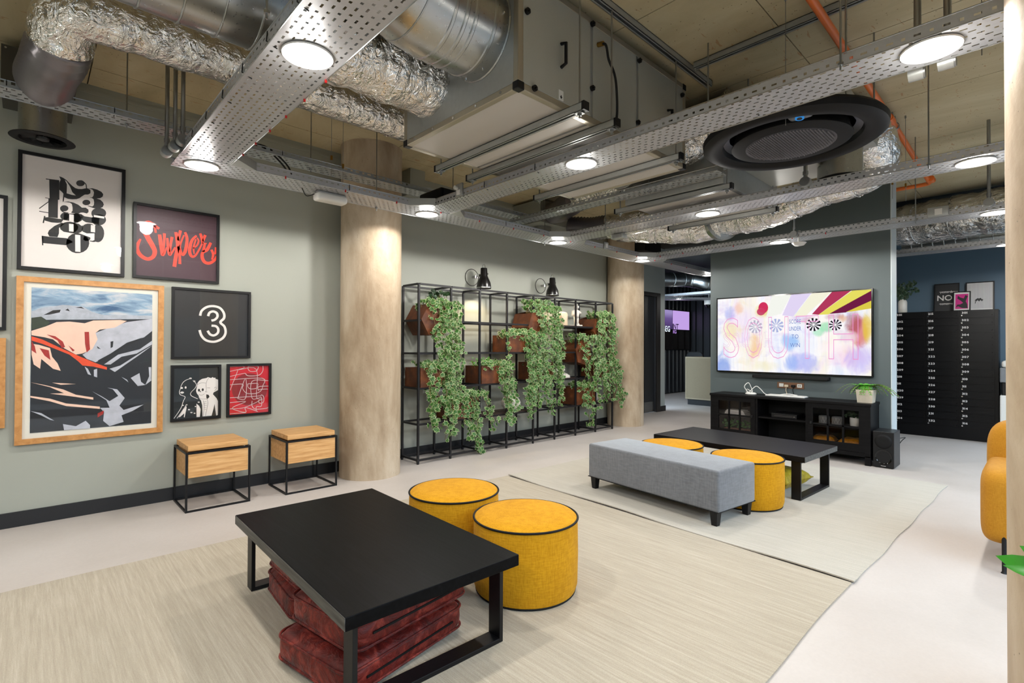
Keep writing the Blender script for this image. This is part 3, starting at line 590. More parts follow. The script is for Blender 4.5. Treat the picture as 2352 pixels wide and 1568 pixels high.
# orange sprinkler pipe
t = thing('sprinkler_pipe', 'bright orange sprinkler pipe running under the ceiling at upper right', 'pipe', (4.6, .83, 2.95))
MB().tube(catmull([(1.5, .82, 2.97), (3, .825, 2.97), (5, .84, 2.97), (6.9, .87, 2.97)], 3), .021, 14).build('pipe', ORANGE, t, smooth=True)
MB().tube(catmull([(6.88, .87, 2.97), (6.97, .88, 2.965), (7.0, .97, 2.965), (7.0, 1.12, 2.965), (7.0, 1.6, 2.965)], 5), .021, 14).build('branch_pipe', ORANGE, t, smooth=True)
for x in (4.83, 6.85): MB().cyl((x - .06, .84, 2.97), (x + .05, .84, 2.97), .029, 16).build('tee_fitting', ORANGE, t, smooth=True)
MB().cyl((4.8, .84, 2.95), (4.8, .84, 2.9), .01).cyl((4.8, .84, 2.9), (4.8, .84, 2.892), .02).build('sprinkler_head', CHROME, t, smooth=True)
for x in (5.0, 2.6): MB().lathe([(.026, -.01), (.03, -.01), (.03, .01), (.026, .01)], (x, .84, 2.97), 20, 'X').cyl((x, .84, 2.99), (x, .84, CZ), .005).build('pipe_clip', STEEL, t, smooth=True)
# smaller flat unit and far ducts
t = thing('fan_coil_unit', 'smaller flat metal air unit hung behind the black cassette', 'air unit', (4.2, 2.1, 2.42))
MB().box(3.73, 1.66, 2.42, 4.82, 2.52, 2.72).build('casing', GALV, t, bevel=.004); MB().box(3.76, 1.69, 2.412, 4.16, 2.49, 2.42).build('bottom_panel', AHUB, t); MB().box(4.2, 1.69, 2.412, 4.79, 2.49, 2.42).build('bottom_panel', AHUB, t)
MB().box(3.85, 1.2, 2.6, 4.7, 1.66, 2.95).build('plenum', AHUP, t, bevel=.004)
duct('flexible_hose', 'dark ribbed hose from the wall plenum to the foil duct behind the second tray', [(4.75, 4.3, 2.88), (4.6, 4.05, 2.82), (4.3, 3.7, 2.74), (3.98, 3.25, 2.69)], .12, FLEX, flexy=True)
duct('foil_duct', 'foil duct bending toward the far end of the big air unit', [(3.95, 3.22, 2.68), (3.95, 2.95, 2.7), (3.93, 2.75, 2.7), (3.93, 2.54, 2.68)], .13, FOIL, .2, .004)
duct('foil_duct', 'foil elbow hanging beside the far corner of the big air unit, left of the cassette', [(3.3, 2.0, 2.7), (3.5, 1.98, 2.7), (3.62, 1.85, 2.76), (3.64, 1.66, 2.84), (3.64, 1.5, 2.9)], .16, FOIL, .15, .004)
duct('round_duct', 'short polished round duct on the far end of the big air unit', [(3.23, 2.4, 2.7), (3.4, 2.4, 2.7), (3.56, 2.4, 2.7)], .2, DUCT, .07, .004)
duct('flexible_hose', 'short dark ribbed hose above the third tray', [(4.45, 3.75, 2.55), (4.55, 3.5, 2.52), (4.6, 3.3, 2.52)], .12, FLEX, flexy=True)
duct('foil_duct', 'long foil duct sagging above the third tray toward the smaller air unit', [(4.6, 3.32, 2.52), (4.65, 3.1, 2.53), (4.72, 2.8, 2.56), (4.78, 2.5, 2.57), (4.8, 2.3, 2.57)], .13, FOIL, .28, .004)
duct('foil_duct', 'thick foil duct curving just above the fourth tray left of the television wall', [(5.05, 3.5, 2.62), (5.25, 3.1, 2.57), (5.4, 2.75, 2.54), (5.45, 2.45, 2.56)], .17, FOIL, .22, .005)
duct('foil_duct', 'thick foil duct looping up to the ceiling right of the fourth-tray conduit', [(5.45, 2.42, 2.58), (5.4, 2.1, 2.55), (5.3, 1.75, 2.58), (5.25, 1.4, 2.66), (5.2, 1.12, 2.68), (5.1, .98, 2.76), (4.95, .98, 2.88), (4.9, 1.05, 3.0)], .16, FOIL, .26, .005)
t = thing('duct_collar', 'plain bright metal collar ring between two foil ducts above the fourth tray', 'duct', (5.3, 2.45, 2.56))
MB().lathe([(.15, -.03), (.21, -.03), (.21, .03), (.15, .03)], (0, 0, 0), 36, 'Y').xf(Matrix.Translation((5.44, 2.44, 2.57)) @ Matrix.Rotation(R(-30), 4, 'Z')).build('ring', DUCT, t, smooth=True)
t = thing('spigot_box', 'square metal spigot box with round neck behind the black cassette', 'vent', (4.6, .98, 2.7))
MB().box(4.3, .9, 2.75, 4.72, 1.32, 2.98).build('plenum', GALV, t, bevel=.004); MB().lathe([(.15, 2.5), (.15, 2.75)], (4.5, 1.1, 0), 32).build('neck', DUCT, t, smooth=True); MB().lathe([(.02, 2.47), (.1, 2.465), (.165, 2.48), (.17, 2.49), (.15, 2.5)], (4.5, 1.1, 0), 32).build('diffuser_ring', BLKM, t, smooth=True)
t = thing('grille_box', 'pale sheet plenum box high on the wall behind the second tray', 'vent', (4.8, 4.5, 2.74)); MB().box(4.55, 4.3, 2.74, 5.05, 4.79, 3.02).build('plenum', M('sage_sheet', '84867E', .5), t, bevel=.004); MB().lathe([(.11, 2.66), (.11, 2.74)], (4.8, 4.5, 0), 28).build('spigot', DUCT, t, smooth=True); MB().lathe([(.0, 2.65), (.13, 2.645), (.135, 2.655), (.11, 2.66)], (4.8, 4.5, 0), 28).build('diffuser_ring', DUCT, t, smooth=True)
duct('foil_duct', 'very large crumpled foil duct at far right above the mailboxes', [(8.3, 1.75, 2.78), (8.1, 1.4, 2.76), (8.0, 1.1, 2.75), (7.9, .75, 2.74), (7.85, .4, 2.74), (7.8, 0, 2.74)], .25, FOIL, .36, .006)
duct('spiral_duct', 'bright ribbed spiral duct below the large foil duct at far right', [(8.2, 1.28, 2.5), (8.1, .9, 2.5), (8.0, .4, 2.5), (7.95, -.2, 2.5)], .085, DUCT, .11, .006)
duct('round_duct', 'polished metal duct with an elbow in the dark reception ceiling', [(9.6, 6.2, 2.7), (10.2, 5.9, 2.7), (10.8, 5.6, 2.72), (10.9, 5.2, 2.62), (11.2, 4.9, 2.52), (12, 4.6, 2.5)], .16, DUCT, .3, .008)
tray('cable_tray', 'perforated tray in the reception ceiling lit purple by the screens', 10.3, 6.5, 2.6, R(-40), .3, 2.3, rods=((.4, .1), (2.0, .1))); tray('cable_tray', 'straight tray crossing the reception ceiling in front of the screens', 10.9, 6.5, 3.2, R(-90), .25, 2.38)
# suspension wires
for x, y, l in ((1.5, 3.4, 'thin suspension wire left of the first column, in front of the slotted tray'), (1.63, 3.5, 'thin suspension wire left of the first column, beside the black cables'), (2.88, .95, 'thin suspension wire with a clip just left of the cassette ring'), (4.9, .84, 'thin suspension wire in front of the television wall top'), (5.05, .78, 'second thin suspension wire in front of the television wall top'), (2.75, .18, 'thin suspension wire at the open end of the second tray')):
    t = thing('suspension_wire', l, 'wire', (x, y, TZ)); MB().cyl((x, y, TZ + .05), (x, y, CZ), .0018, 6).build('wire', STEEL, t); MB().box(x - .006, y - .006, TZ + .16, x + .006, y + .006, TZ + .19).build('gripper', BRASS, t); MB().cyl((x, y, CZ - .02), (x, y, CZ), .006, 8).build('ceiling_anchor', STEEL, t)
# ------------------------------------------------------------ framed pictures on the left wall
ART = {'numbers':[('p','k',[(153,623),(204,628),(206,498),(199,496),(199,370),(151,368),(150,493),(156,494)]),('p','k',[(136,628),(204,632),(204,627),(136,622)]),('r','k',[(170,496,5),(105,418,5)]),('r','k',[(105,400,5),(151,398,5)]),('r','k',[(134,497,4),(170,495,4)]),('p','k',[(203,658),(214,657),(226,652),(242,641),(258,623),(271,609),(288,596),(304,593),(324,597),(340,605),(353,609),(370,600),(370,577),(357,565),(339,561),(321,542),(311,530),(295,520),(272,514),(250,513),(231,520),(229,494),(223,484),(223,501),(226,544),(218,555),(205,567),(205,615),(211,638)]),('p','k',[(338,641),(337,633),(333,626),(327,620),(319,616),(311,614),(304,615),(298,618),(294,624),(292,631),(293,638),(297,646),(303,652),(311,656),(319,658),(326,657),(332,654),(336,648)]),('r','k',[(331,650,6),(345,634,6),(348,604,6)]),('p','k',[(352,607),(380,615),(407,611),(431,600),(441,585),(438,567),(424,553),(404,547),(425,542),(440,527),(445,511),(439,492),(422,480),(391,474),(354,484),(358,487),(381,485),(389,496),(391,518),(387,539),(377,545),(364,547),(380,550),(387,565),(389,587),(383,603),(373,608)]),('p','k',[(370,511),(369,504),(365,498),(359,492),(352,489),(345,487),(338,488),(332,491),(328,496),(327,503),(328,510),(332,516),(337,522),(344,525),(352,527),(359,526),(365,523),(368,518)]),('p','k',[(223,486),(253,495),(279,493),(305,483),(325,466),(345,470),(360,459),(361,442),(352,430),(332,433),(319,430),(306,421),(280,419),(267,420),(275,435),(275,456),(271,481),(260,489),(241,488)]),('p','k',[(253,448),(252,440),(248,433),(242,427),(235,424),(228,422),(221,423),(215,427),(211,433),(210,440),(211,447),(215,454),(220,460),(227,464),(235,465),(242,464),(248,460),(252,455)]),('r','k',[(213,432,6),(228,417,6),(254,415,6)]),('p','k',[(459,452),(456,438),(449,424),(438,414),(425,406),(410,404),(397,406),(386,413),(378,423),(376,436),(378,450),(385,463),(396,474),(409,481),(424,484),(437,482),(449,475),(456,465)]),('p','k',[(459,403),(456,389),(449,376),(438,365),(425,358),(411,356),(397,358),(387,365),(380,376),(377,389),(379,403),(386,416),(397,426),(410,433),(424,436),(438,434),(449,427),(456,416)]),('p','k',[(317,423),(339,408),(382,407),(419,414),(419,366),(349,367),(329,376)]),('p','k',[(259,394),(258,385),(254,376),(247,370),(239,365),(231,364),(223,365),(217,370),(213,377),(211,385),(213,394),(217,402),(223,409),(231,414),(239,415),(247,414),(253,409),(257,402)]),('p','k',[(330,396),(328,384),(323,374),(313,365),(302,359),(291,357),(279,359),(270,365),(264,373),(262,384),(264,395),(270,406),(279,414),(290,420),(302,422),(313,421),(322,415),(328,406)]),('p','k',[(229,407),(306,421),(325,393),(306,359),(229,363)]),('r','k',[(133,373,7),(126,324,7)]),('p','k',[(133,363),(151,368),(198,366),(229,367),(217,342),(198,337),(167,335),(133,342)]),('p','k',[(307,323),(304,309),(295,295),(283,284),(267,277),(250,274),(235,276),(222,283),(214,294),(211,307),(213,321),(221,335),(234,346),(249,353),(266,356),(282,354),(295,347),(303,336)]),('p','k',[(333,325),(330,311),(324,297),(313,287),(301,280),(287,278),(275,280),(264,288),(257,299),(255,312),(257,326),(264,340),(274,350),(286,357),(300,360),(313,357),(323,350),(330,339)]),('p','k',[(218,342),(182,313),(155,279),(149,258),(157,238),(199,239),(206,267),(206,304),(236,339)]),('p','k',[(401,330),(399,317),(392,304),(382,295),(370,288),(356,286),(344,289),(334,295),(327,305),(325,317),(327,330),(333,342),(343,352),(356,359),(369,361),(381,359),(392,352),(399,342)]),('p','k',[(449,304),(447,282),(441,262),(432,247),(420,237),(408,236),(396,241),(387,254),(380,272),(378,293),(380,315),(386,335),(395,351),(406,360),(419,362),(431,357),(440,344),(447,326)]),('p','k',[(395,300),(400,236),(387,233),(363,236),(390,247)]),('p','k',[(373,258),(372,251),(369,245),(363,240),(357,236),(350,235),(343,237),(338,240),(335,245),(333,252),(335,259),(338,265),(343,270),(350,273),(357,275),(363,273),(368,270),(372,264)]),('p','k',[(120,237),(158,236),(246,239),(282,219),(243,190),(125,188)]),('r','k',[(122,237,7),(125,173,6)]),('p','k',[(367,222),(363,197),(353,174),(336,156),(316,145),(294,142),(274,148),(258,162),(247,181),(243,205),(247,229),(257,252),(273,270),(293,281),(314,284),(335,279),(352,266),(363,246)]),('p','w',[(233,640),(242,632),(259,602),(273,563),(291,545),(269,545),(243,550),(244,582),(244,612)]),('p','w',[(209,299),(230,281),(279,278),(255,257),(246,240),(199,239),(206,267)]),('r','w',[(390,419,15),(448,418,15)]),('r','w',[(270,408,24),(270,359,24)]),('r','w',[(269,342,24),(270,289,24)]),('r','w',[(386,353,23),(386,303,24)]),('r','w',[(304,271,28),(306,153,28)]),('p','w',[(395,296),(395,248),(380,239),(375,262),(340,274),(310,284),(330,298),(353,289)]),('p','w',[(290,352),(322,364),(328,379),(349,364),(332,351),(324,337),(310,349)])],'super':[('r','r',[(160,388,26),(138,403,27),(114,421,27),(89,425,35),(67,400,40),(68,360,44),(93,303,47),(119,253,46),(134,211,40),(124,170,36),(91,148,35),(52,165,37),(28,201,37),(26,240,32),(45,293,17)]),('r','r',[(121,422,22),(133,393,22),(139,354,18)]),('r','r',[(163,344,31),(171,283,34),(177,230,29),(183,190,26),(197,210,18),(208,252,9)]),('r','r',[(194,358,27),(193,286,20),(190,214,14)]),('r','r',[(213,325,20),(218,267,27),(228,201,27),(241,211,18),(265,260,16)]),('r','r',[(244,338,27),(236,283,22),(231,219,18)]),('r','r',[(268,379,28),(280,317,37),(283,267,37),(270,188,34),(261,109,34)]),('r','r',[(299,397,27),(284,317,27)]),('r','r',[(286,272,27),(295,200,23),(297,134,27)]),('r','r',[(330,388,23),(343,344,27),(340,284,30),(330,232,30),(314,207,23),(302,242,16),(298,278,16),(311,330,16),(323,364,14)]),('r','r',[(408,373,19),(380,336,25),(365,283,30),(363,232,30),(378,203,27),(401,213,20),(425,259,17),(447,313,16)]),('r','r',[(383,267,12),(411,294,16),(423,333,16),(412,357,12)]),('r','r',[(393,226,11),(389,277,16),(404,344,14)]),('r','r',[(434,395,23),(447,351,29),(451,314,24)]),('r','r',[(469,387,28),(453,333,21)]),('r','r',[(447,320,12),(480,320,12)]),('r','r',[(509,331,26),(483,271,31),(452,243,28),(450,201,33),(469,168,33),(502,165,31),(536,192,26),(552,228,19)]),('r','r',[(466,316,22),(456,249,29)]),('r','r',[(514,275,24),(527,239,24),(519,195,17)]),('r','r',[(547,299,24),(541,241,15)])],'three':[('r','w',[(194,344,18),(204,383,17),(239,415,18),(286,426,18),(335,413,18),(364,372,18),(365,331,19),(339,296,19),(369,262,18),(378,211,18),(355,165,19),(299,137,18),(241,146,18),(206,182,18),(191,229,18)]),('r','w',[(250,343,18),(260,371,18),(286,383,18),(312,370,19),(317,341,18),(298,316,18),(274,308,18)]),('r','w',[(275,267,18),(307,263,18),(324,240,18),(320,208,18),(293,188,18),(265,197,18),(248,225,18)])],'couple':[('p','w',[(252,338),(245,331),(212,325),(191,311),(180,292),(177,269),(171,231),(176,212),(189,192),(193,172),(206,152),(215,113),(218,24),(282,24),(296,83),(302,118),(315,23),(331,26),(330,132),(316,164),(290,197),(295,212),(329,230),(330,313),(308,321),(307,331),(294,330),(287,337),(276,329)]),('p','w',[(175,130),(193,111),(204,83),(199,22),(176,23)]),('p','w',[(104,84),(95,28),(89,30),(93,60),(63,33),(55,33),(79,74),(101,126),(108,106)]),('r','w',[(138,332,4),(106,322,4),(83,304,4),(70,278,3),(64,252,3),(58,230,4),(65,207,4),(94,192,4),(95,179,4),(84,153,4),(72,109,4),(47,62,4),(23,25,4)]),('r','w',[(148,316,3),(172,285,4),(165,255,4),(139,225,3),(133,207,4),(143,191,4),(183,167,4)]),('r','w',[(104,125,3),(72,68,4),(44,25,4)]),('p','w',[(82,259),(80,254),(74,252),(68,254),(65,260),(68,265),(74,267),(80,264)]),('p','w',[(106,261),(104,255),(100,252),(95,255),(93,262),(95,269),(100,272),(104,268)]),('p','w',[(141,332),(139,327),(132,326),(125,328),(122,333),(125,337),(132,339),(139,337)]),('p','w',[(166,308),(164,304),(158,302),(153,304),(150,309),(153,313),(158,315),(164,312)]),('p','w',[(89,223),(85,217),(76,215),(67,218),(63,224),(67,230),(76,232),(85,229)]),('p','w',[(131,85),(128,81),(120,82),(117,86),(120,91),(128,90)]),('p','w',[(149,61),(145,57),(136,58),(132,62),(136,66),(145,65)]),('p','w',[(169,53),(165,50),(159,50),(156,55),(159,58),(165,58)]),('p','w',[(198,139),(194,135),(186,136),(182,141),(186,145),(194,144)]),('p','w',[(174,107),(171,104),(165,104),(162,108),(165,111),(171,110)]),('p','w',[(89,123),(86,119),(80,119),(77,124),(80,127),(86,127)]),('p','w',[(114,125),(111,121),(104,121),(101,126),(104,129),(111,129)]),('p','k',[(243,200),(260,193),(266,177),(250,161),(243,173)]),('p','k',[(199,235),(197,229),(194,225),(189,225),(185,229),(184,236),(185,243),(189,247),(193,247),(197,242)]),('p','k',[(225,238),(223,231),(220,227),(215,227),(211,232),(210,239),(211,245),(215,249),(220,249),(223,245)]),('p','k',[(201,230),(207,221),(194,221)]),('r','k',[(180,281,2),(205,293,2),(239,291,2)]),('r','k',[(259,331,2),(246,308,2),(241,278,2),(243,231,2),(236,220,2),(250,219,2)]),('r','k',[(189,203,2),(209,194,2),(230,205,2)]),('r','k',[(193,174,2),(213,163,2),(247,161,2),(254,126,2),(248,80,2),(238,26,2)]),('r','k',[(248,252,2),(270,249,2)]),('r','k',[(298,244,2),(308,255,2),(313,243,2),(301,224,2)]),('r','k',[(223,139,1),(244,142,2)]),('r','k',[(223,124,2),(247,126,1)]),('r','k',[(225,108,1),(247,111,2)]),('r','k',[(225,93,2),(244,93,1)]),('r','k',[(227,77,1),(244,78,2)]),('r','k',[(223,151,2),(227,112,2),(224,27,2)])],'red':[('p','d',[(316,213),(312,182),(302,154),(285,128),(263,108),(236,93),(206,85),(175,84),(145,90),(116,102),(90,120),(69,143),(53,170),(43,199),(39,229),(42,258),(52,286),(67,311),(88,331),(114,347),(143,356),(173,358),(204,354),(234,342),(261,325),(283,302),(301,275),(312,245)]),('r','g',[(23,419,5),(122,419,5),(122,402,4),(23,379,4)]),('r','g',[(163,418,5),(238,418,5),(238,391,5),(224,375,5),(182,374,4),(163,393,4),(163,418,5)]),('r','g',[(280,419,5),(281,381,4),(263,349,5),(229,336,5),(171,336,5),(149,345,5),(132,359,4),(24,337,4)]),('r','g',[(92,391,4),(228,389,4),(230,152,4),(269,150,5),(270,73,5),(231,70,5),(231,29,5)]),('r','g',[(25,221,4),(85,391,4)]),('r','g',[(24,310,4),(279,311,5),(280,244,4),(268,208,5),(241,189,5),(203,183,5),(158,189,4),(135,207,4),(120,236,4),(119,269,5),(24,267,4)]),('r','g',[(84,150,5),(143,316,4),(145,150,5),(84,150,5)]),('r','g',[(329,288,5),(195,290,5),(196,146,4),(246,145,5)]),('r','g',[(161,269,5),(237,269,4),(237,242,4),(226,227,5),(184,225,5),(163,242,4),(161,269,5)]),('r','g',[(329,242,5),(247,240,5),(247,209,5),(257,217,5),(323,217,4)]),('r','g',[(25,160,5),(246,161,4),(269,170,4),(288,153,5),(289,111,5),(273,98,5),(254,101,5),(246,122,4),(269,137,4)]),('r','g',[(26,120,5),(147,121,4),(55,84,5),(55,61,4),(146,30,5),(145,70,4),(243,28,5)]),('r','g',[(26,68,5),(136,71,4),(281,132,4)]),('r','g',[(196,122,5),(196,81,5),(216,54,4),(247,48,5),(313,51,5),(331,62,5)]),('r','g',[(26,28,4),(148,27,4)])],'land':[('p','m',[(74,885),(132,910),(231,937),(334,932),(393,893),(454,877),(740,885),(740,849),(75,823)]),('p','k',[(133,862),(181,897),(220,903),(215,884),(165,867)]),('p','k',[(243,901),(257,913),(268,894)]),('p','k',[(293,922),(328,929),(346,915),(328,919)]),('p','n',[(74,827),(740,859),(740,74),(74,72)]),('p','u',[(74,841),(122,851),(166,816),(150,786),(75,762)]),('p','s',[(585,831),(740,861),(741,771),(691,721),(613,679),(543,631),(481,577),(409,539),(361,563),(337,593),(390,639),(419,701),(407,747),(485,788)]),('p','o',[(75,754),(144,785),(199,817),(266,823),(347,814),(394,835),(547,845),(585,839),(516,789),(430,771),(407,747),(419,701),(390,631),(337,601),(302,594),(239,639),(183,698),(140,712),(76,725)]),('p','s',[(741,697),(665,631),(537,592),(457,522),(494,521),(556,576),(646,599),(742,668)]),('p','s',[(742,660),(666,591),(582,520),(519,466),(488,490),(550,512),(620,567),(698,627)]),('p','f',[(76,718),(129,697),(223,639),(314,586),(397,539),(473,502),(473,484),(397,508),(338,517),(314,548),(268,594),(184,639),(129,668),(76,689)]),('p','o',[(76,668),(113,661),(168,639),(179,580),(207,535),(224,483),(185,498),(125,566),(120,500),(88,530),(77,595)]),('p','e',[(347,753),(371,754),(375,670),(378,631),(360,608),(351,669)]),('p','e',[(150,731),(194,720),(233,684),(245,646),(228,639),(206,691)]),('p','e',[(116,639),(162,624),(171,558),(141,588)]),('p','e',[(76,689),(92,653),(101,602),(77,624)]),('p','e',[(262,658),(296,624),(285,616)]),('p','k',[(492,686),(508,690),(505,647),(493,639)]),('p','k',[(420,550),(493,600),(587,679),(684,720),(606,663),(518,608),(457,538)]),('p','k',[(416,654),(438,631),(420,639)]),('p','o',[(73,411),(143,390),(237,355),(305,314),(399,289),(399,273),(305,299),(171,330),(242,329),(170,374)]),('p','o',[(74,321),(171,296),(254,257),(436,221),(436,205),(255,239),(171,278),(74,310)]),('p','o',[(181,404),(304,389),(225,387)]),('p','s',[(393,332),(447,293),(490,256),(540,291),(508,341),(477,354),(533,339),(578,273),(547,220),(572,186),(636,205),(692,217),(624,174),(560,148),(573,99),(492,76),(455,118),(460,180),(436,213),(491,209),(472,265)]),('p','s',[(75,220),(129,201),(194,144),(172,153),(129,186)]),('p','s',[(239,117),(307,95),(359,128),(383,95),(383,72),(245,75)]),('p','s',[(350,509),(367,494),(386,447),(368,455)]),('p','s',[(400,485),(418,492),(419,430),(401,439)]),('p','s',[(612,419),(664,453),(674,388),(701,363),(655,357)]),('p','s',[(720,496),(736,496),(737,394),(701,363),(724,427)]),('p','s',[(557,429),(589,408),(599,387)]),('p','e',[(424,175),(460,192),(454,165),(424,144)])]}
PK = M('poster_black', '0E0E10', .5); PW = M('poster_white', 'DDD9D6', .5); PRED = M('poster_orange_red', 'E8371C', .5); PG = M('poster_grey_line', 'C9B7B7', .5); PDK = M('poster_dark_red', '7E0612', .5)
ARTM = {'k': PK, 'w': PW, 'r': PRED, 'g': PG, 'd': PDK, 'm': M('print_mountain', 'A9AFBA', .5, var=(22, .5)), 'n': M('print_night', '14161C', .5, var=(9, .5)), 'u': M('print_bush', '2A3320', .5, var=(40, .5)), 's': M('print_snow_grey', 'B4B7C2', .5, var=(18, .3)), 'o': M('print_snow_peach', 'EBC5B0', .5, var=(14, .12)), 'f': M('print_orange', 'DE4A1E', .5, var=(20, .3)), 'e': M('print_red', '9E2318', .5, var=(25, .4))}
def ribbon(mb, pts, f, sw=1.0):
    P = catmull([(a, b, c) for a, b, c in pts], 5); L = []; Rr = []
    for i, p in enumerate(P):
        q = P[min(i + 1, len(P) - 1)] - P[max(i - 1, 0)]; d = Vector((q.x, q.y)); d = d.normalized() if d.length else Vector((1, 0)); w = p.z / 2 * sw
        L.append(f(p.x - d.y * w, p.y + d.x * w)); Rr.append(f(p.x + d.y * w, p.y - d.x * w))
    n = len(P); mb.add(L + Rr, [(i, n + i, n + i + 1, i + 1) for i in range(n - 1)])
WY = 4.69
def picture(lab, x0, z0, x1, z1, fw, fm, bg, art=None, nm='framed_picture', mount=None, dep=.03, sharp=False):
    t = thing(nm, lab, 'picture', ((x0 + x1) / 2, WY - dep / 2, z0))
    fr = MB().frame(x0, z0, x1, z1, fw, lambda u, v, d: (u, WY - .001 - d * dep, v)); fr.build('frame', fm, t, fix=True)
    MB().box(x0 + fw * .8, WY - .014, z0 + fw * .8, x1 - fw * .8, WY - .002, z1 - fw * .8).build('print' if not mount else 'mount', bg, t)
    y = WY - .0145
    if mount:
        u0, v0, u1, v1, mm = mount; MB().box(x0 + u0, y - .0004, z0 + v0, x0 + u1, y, z0 + v1).build('print', mm, t); y -= .0008
    last = None; mb = None; k = 0
    def flush():
        if mb and mb.f: mb.build('artwork', ARTM[last], t)
    for kind, c, pts in ART.get(art, []):
        if c != last:
            flush(); mb = MB(); last = c; k += 1
        yy = y - .00035 * k; f = lambda u, v: (x0 + u / 1000, yy, z0 + v / 1000)
        if kind == 'p': mb.ngon([f(*p) for p in pts])
        else: ribbon(mb, pts, f, .72 if c == 'r' else 1.0)
    flush()
    MB().quad((x0 + fw, WY - dep + .004, z0 + fw), (x1 - fw, WY - dep + .004, z0 + fw), (x1 - fw, WY - dep + .004, z1 - fw), (x0 + fw, WY - dep + .004, z1 - fw)).build('glass', GLASS, t)
    return t
def mk_sky_print():
    t = NT('print_sky'); n = t.noise(5, 6, t.coord((1, 1, 3.5)), .6, .6); t.set(t.ramp(n, [(.3, '33597F'), (.5, '8AA6BE'), (.68, 'D6D2CE')]), .5); return t.m
picture('tall black frame with overlapping fat black numerals on white', -.065, 1.697, .502, 2.484, .021, BLK, PAPER, 'numbers')
picture('black frame with red brush lettering on a dark plum ground', .552, 1.70, 1.12, 2.262, .019, BLK, M('print_plum', '3E1F2B', .5), 'super')
picture('large oak frame with a snowy orange and black mountain landscape print', -.065, .537, .746, 1.652, .036, OAKF, CREAM, 'land', mount=(.073, .072, .739, 1.046, mk_sky_print()))
picture('black frame with a white double-lined figure 3 on black', .797, 1.092, 1.363, 1.652, .019, BLK, M('print_black', '141414', .45), 'three')
picture('small black frame with white line drawing of a couple and a skull on black', .797, .605, 1.143, 1.043, .019, BLK, M('print_dark_green', '10181A', .45), 'couple')
picture('small black frame with white outline strokes over a dark red disc on red', 1.187, .605, 1.534, 1.045, .019, BLK, M('print_red_ground', 'C00A20', .45), 'red')
picture('black frame with a white print cut off at the left edge, upper one', -.68, 1.292, -.11, 2.167, .02, BLK, PAPER)
picture('oak frame cut off at the left edge, lower one', -.9, .658, -.11, 1.241, .036, OAKF, CREAM)
# ------------------------------------------------------------ rugs
def rug(lab, c, mat, nx=40, ny=40, lift=None):
    m = MB(); A, B, C, D = [Vector((*p, 0)) for p in c]; H = .007
    for k in (0, 1):
        for j in range(ny + 1):
            for i in range(nx + 1):
                u, v = i / nx, j / ny; p = A.lerp(B, u).lerp(D.lerp(C, u), v); z = .001 + k * H
                e = (max(0, 1 - u / .03) if lift else 0)
                p = p + Vector((.001 * sin(v * 9 + 1) + .001 * sin(v * 27), 0, 0)) * (1 if u in (0, 1) else 0) + Vector((0, .005 * sin(u * 23), 0)) * (1 if v in (0, 1) else 0)
                m.v.append((p.x, p.y, z + e * (lift or 0) * (.55 + .45 * sin(v * 13 + .6)) if lift else z))
    n1 = (nx + 1) * (ny + 1); ix = lambda i, j, k: k * n1 + j * (nx + 1) + i
    for j in range(ny):
        for i in range(nx): m._f(ix(i, j, 1), ix(i + 1, j, 1), ix(i + 1, j + 1, 1), ix(i, j + 1, 1)); m._f(ix(i, j, 0), ix(i, j + 1, 0), ix(i + 1, j + 1, 0), ix(i + 1, j, 0))
    for i in range(nx): m._f(ix(i, 0, 0), ix(i + 1, 0, 0), ix(i + 1, 0, 1), ix(i, 0, 1)); m._f(ix(i, ny, 1), ix(i + 1, ny, 1), ix(i + 1, ny, 0), ix(i, ny, 0))
    for j in range(ny): m._f(ix(0, j, 1), ix(0, j + 1, 1), ix(0, j + 1, 0), ix(0, j, 0)); m._f(ix(nx, j, 0), ix(nx, j + 1, 0), ix(nx, j + 1, 1), ix(nx, j, 1))
    return tag(m.build('rug', mat), lab, 'rug')
rug('beige flat-woven rug under the nearer black table', [(-1.3, .72), (3.045, .70), (3.215, 3.455), (-1.3, 3.47)], RUG1)
rug('paler flat-woven rug under the grey bench and farther table, edge overlapping the beige one', [(3.05, .686), (5.816, .618), (5.96, 3.38), (3.235, 3.455)], RUG2, lift=.012)
RZ = .008
# ------------------------------------------------------------ black tables
def table(lab, cx, cy, w, l, rz, tt, h=.36, band='L'):
    t = thing('coffee_table', lab, 'table', (cx, cy, RZ), R(rz)); h -= RZ; hw, hl = w / 2, l / 2
    MB().box(-hw, -hl, h - .045, hw, hl, h).build('tabletop', tt, t, w=False, bevel=.003)
    if band == 'L': MB().box(-hw - .0015, -hl + .002, h - .043, -hw + .001, hl - .002, h - .002).build('lit_edge', LITWD, t, w=False, label='grained tabletop edge, painted grey for the light falling on it')
    else: MB().box(-hw + .002, -hl - .0015, h - .043, hw - .002, -hl + .001, h - .002).build('lit_edge', LITWD, t, w=False, label='grained tabletop edge, painted grey for the light falling on it')
    for s in (-1, 1):
        y0, y1 = s * (hl - .045) - (0 if s < 0 else .07), s * (hl - .045) + (.07 if s < 0 else 0); x = hw - .045; b = .018
        f = thing('leg_frame', None, None); f.parent = t
        for q in (-1, 1): MB().box(q * x - (b if q > 0 else 0), y0, .0, q * x + (b if q < 0 else 0), y1, h - .046).build('leg', BLK, f, w=False, bevel=.002)
        MB().box(-x + b, y0, 0, x - b, y1, b).build('floor_bar', BLK, f, w=False, bevel=.002); MB().box(-x + b, y0, h - .046 - b, x - b, y1, h - .046).build('top_bar', BLK, f, w=False)
    return t
table('nearer low black table with rust velvet cushions stored beneath it', 1.098, 2.128, .73, 1.28, -1.5, BLKWD)
table('farther low black table in front of the television cabinet', 4.715, 1.945, .72, 1.345, -3, BLKWX, band='N')
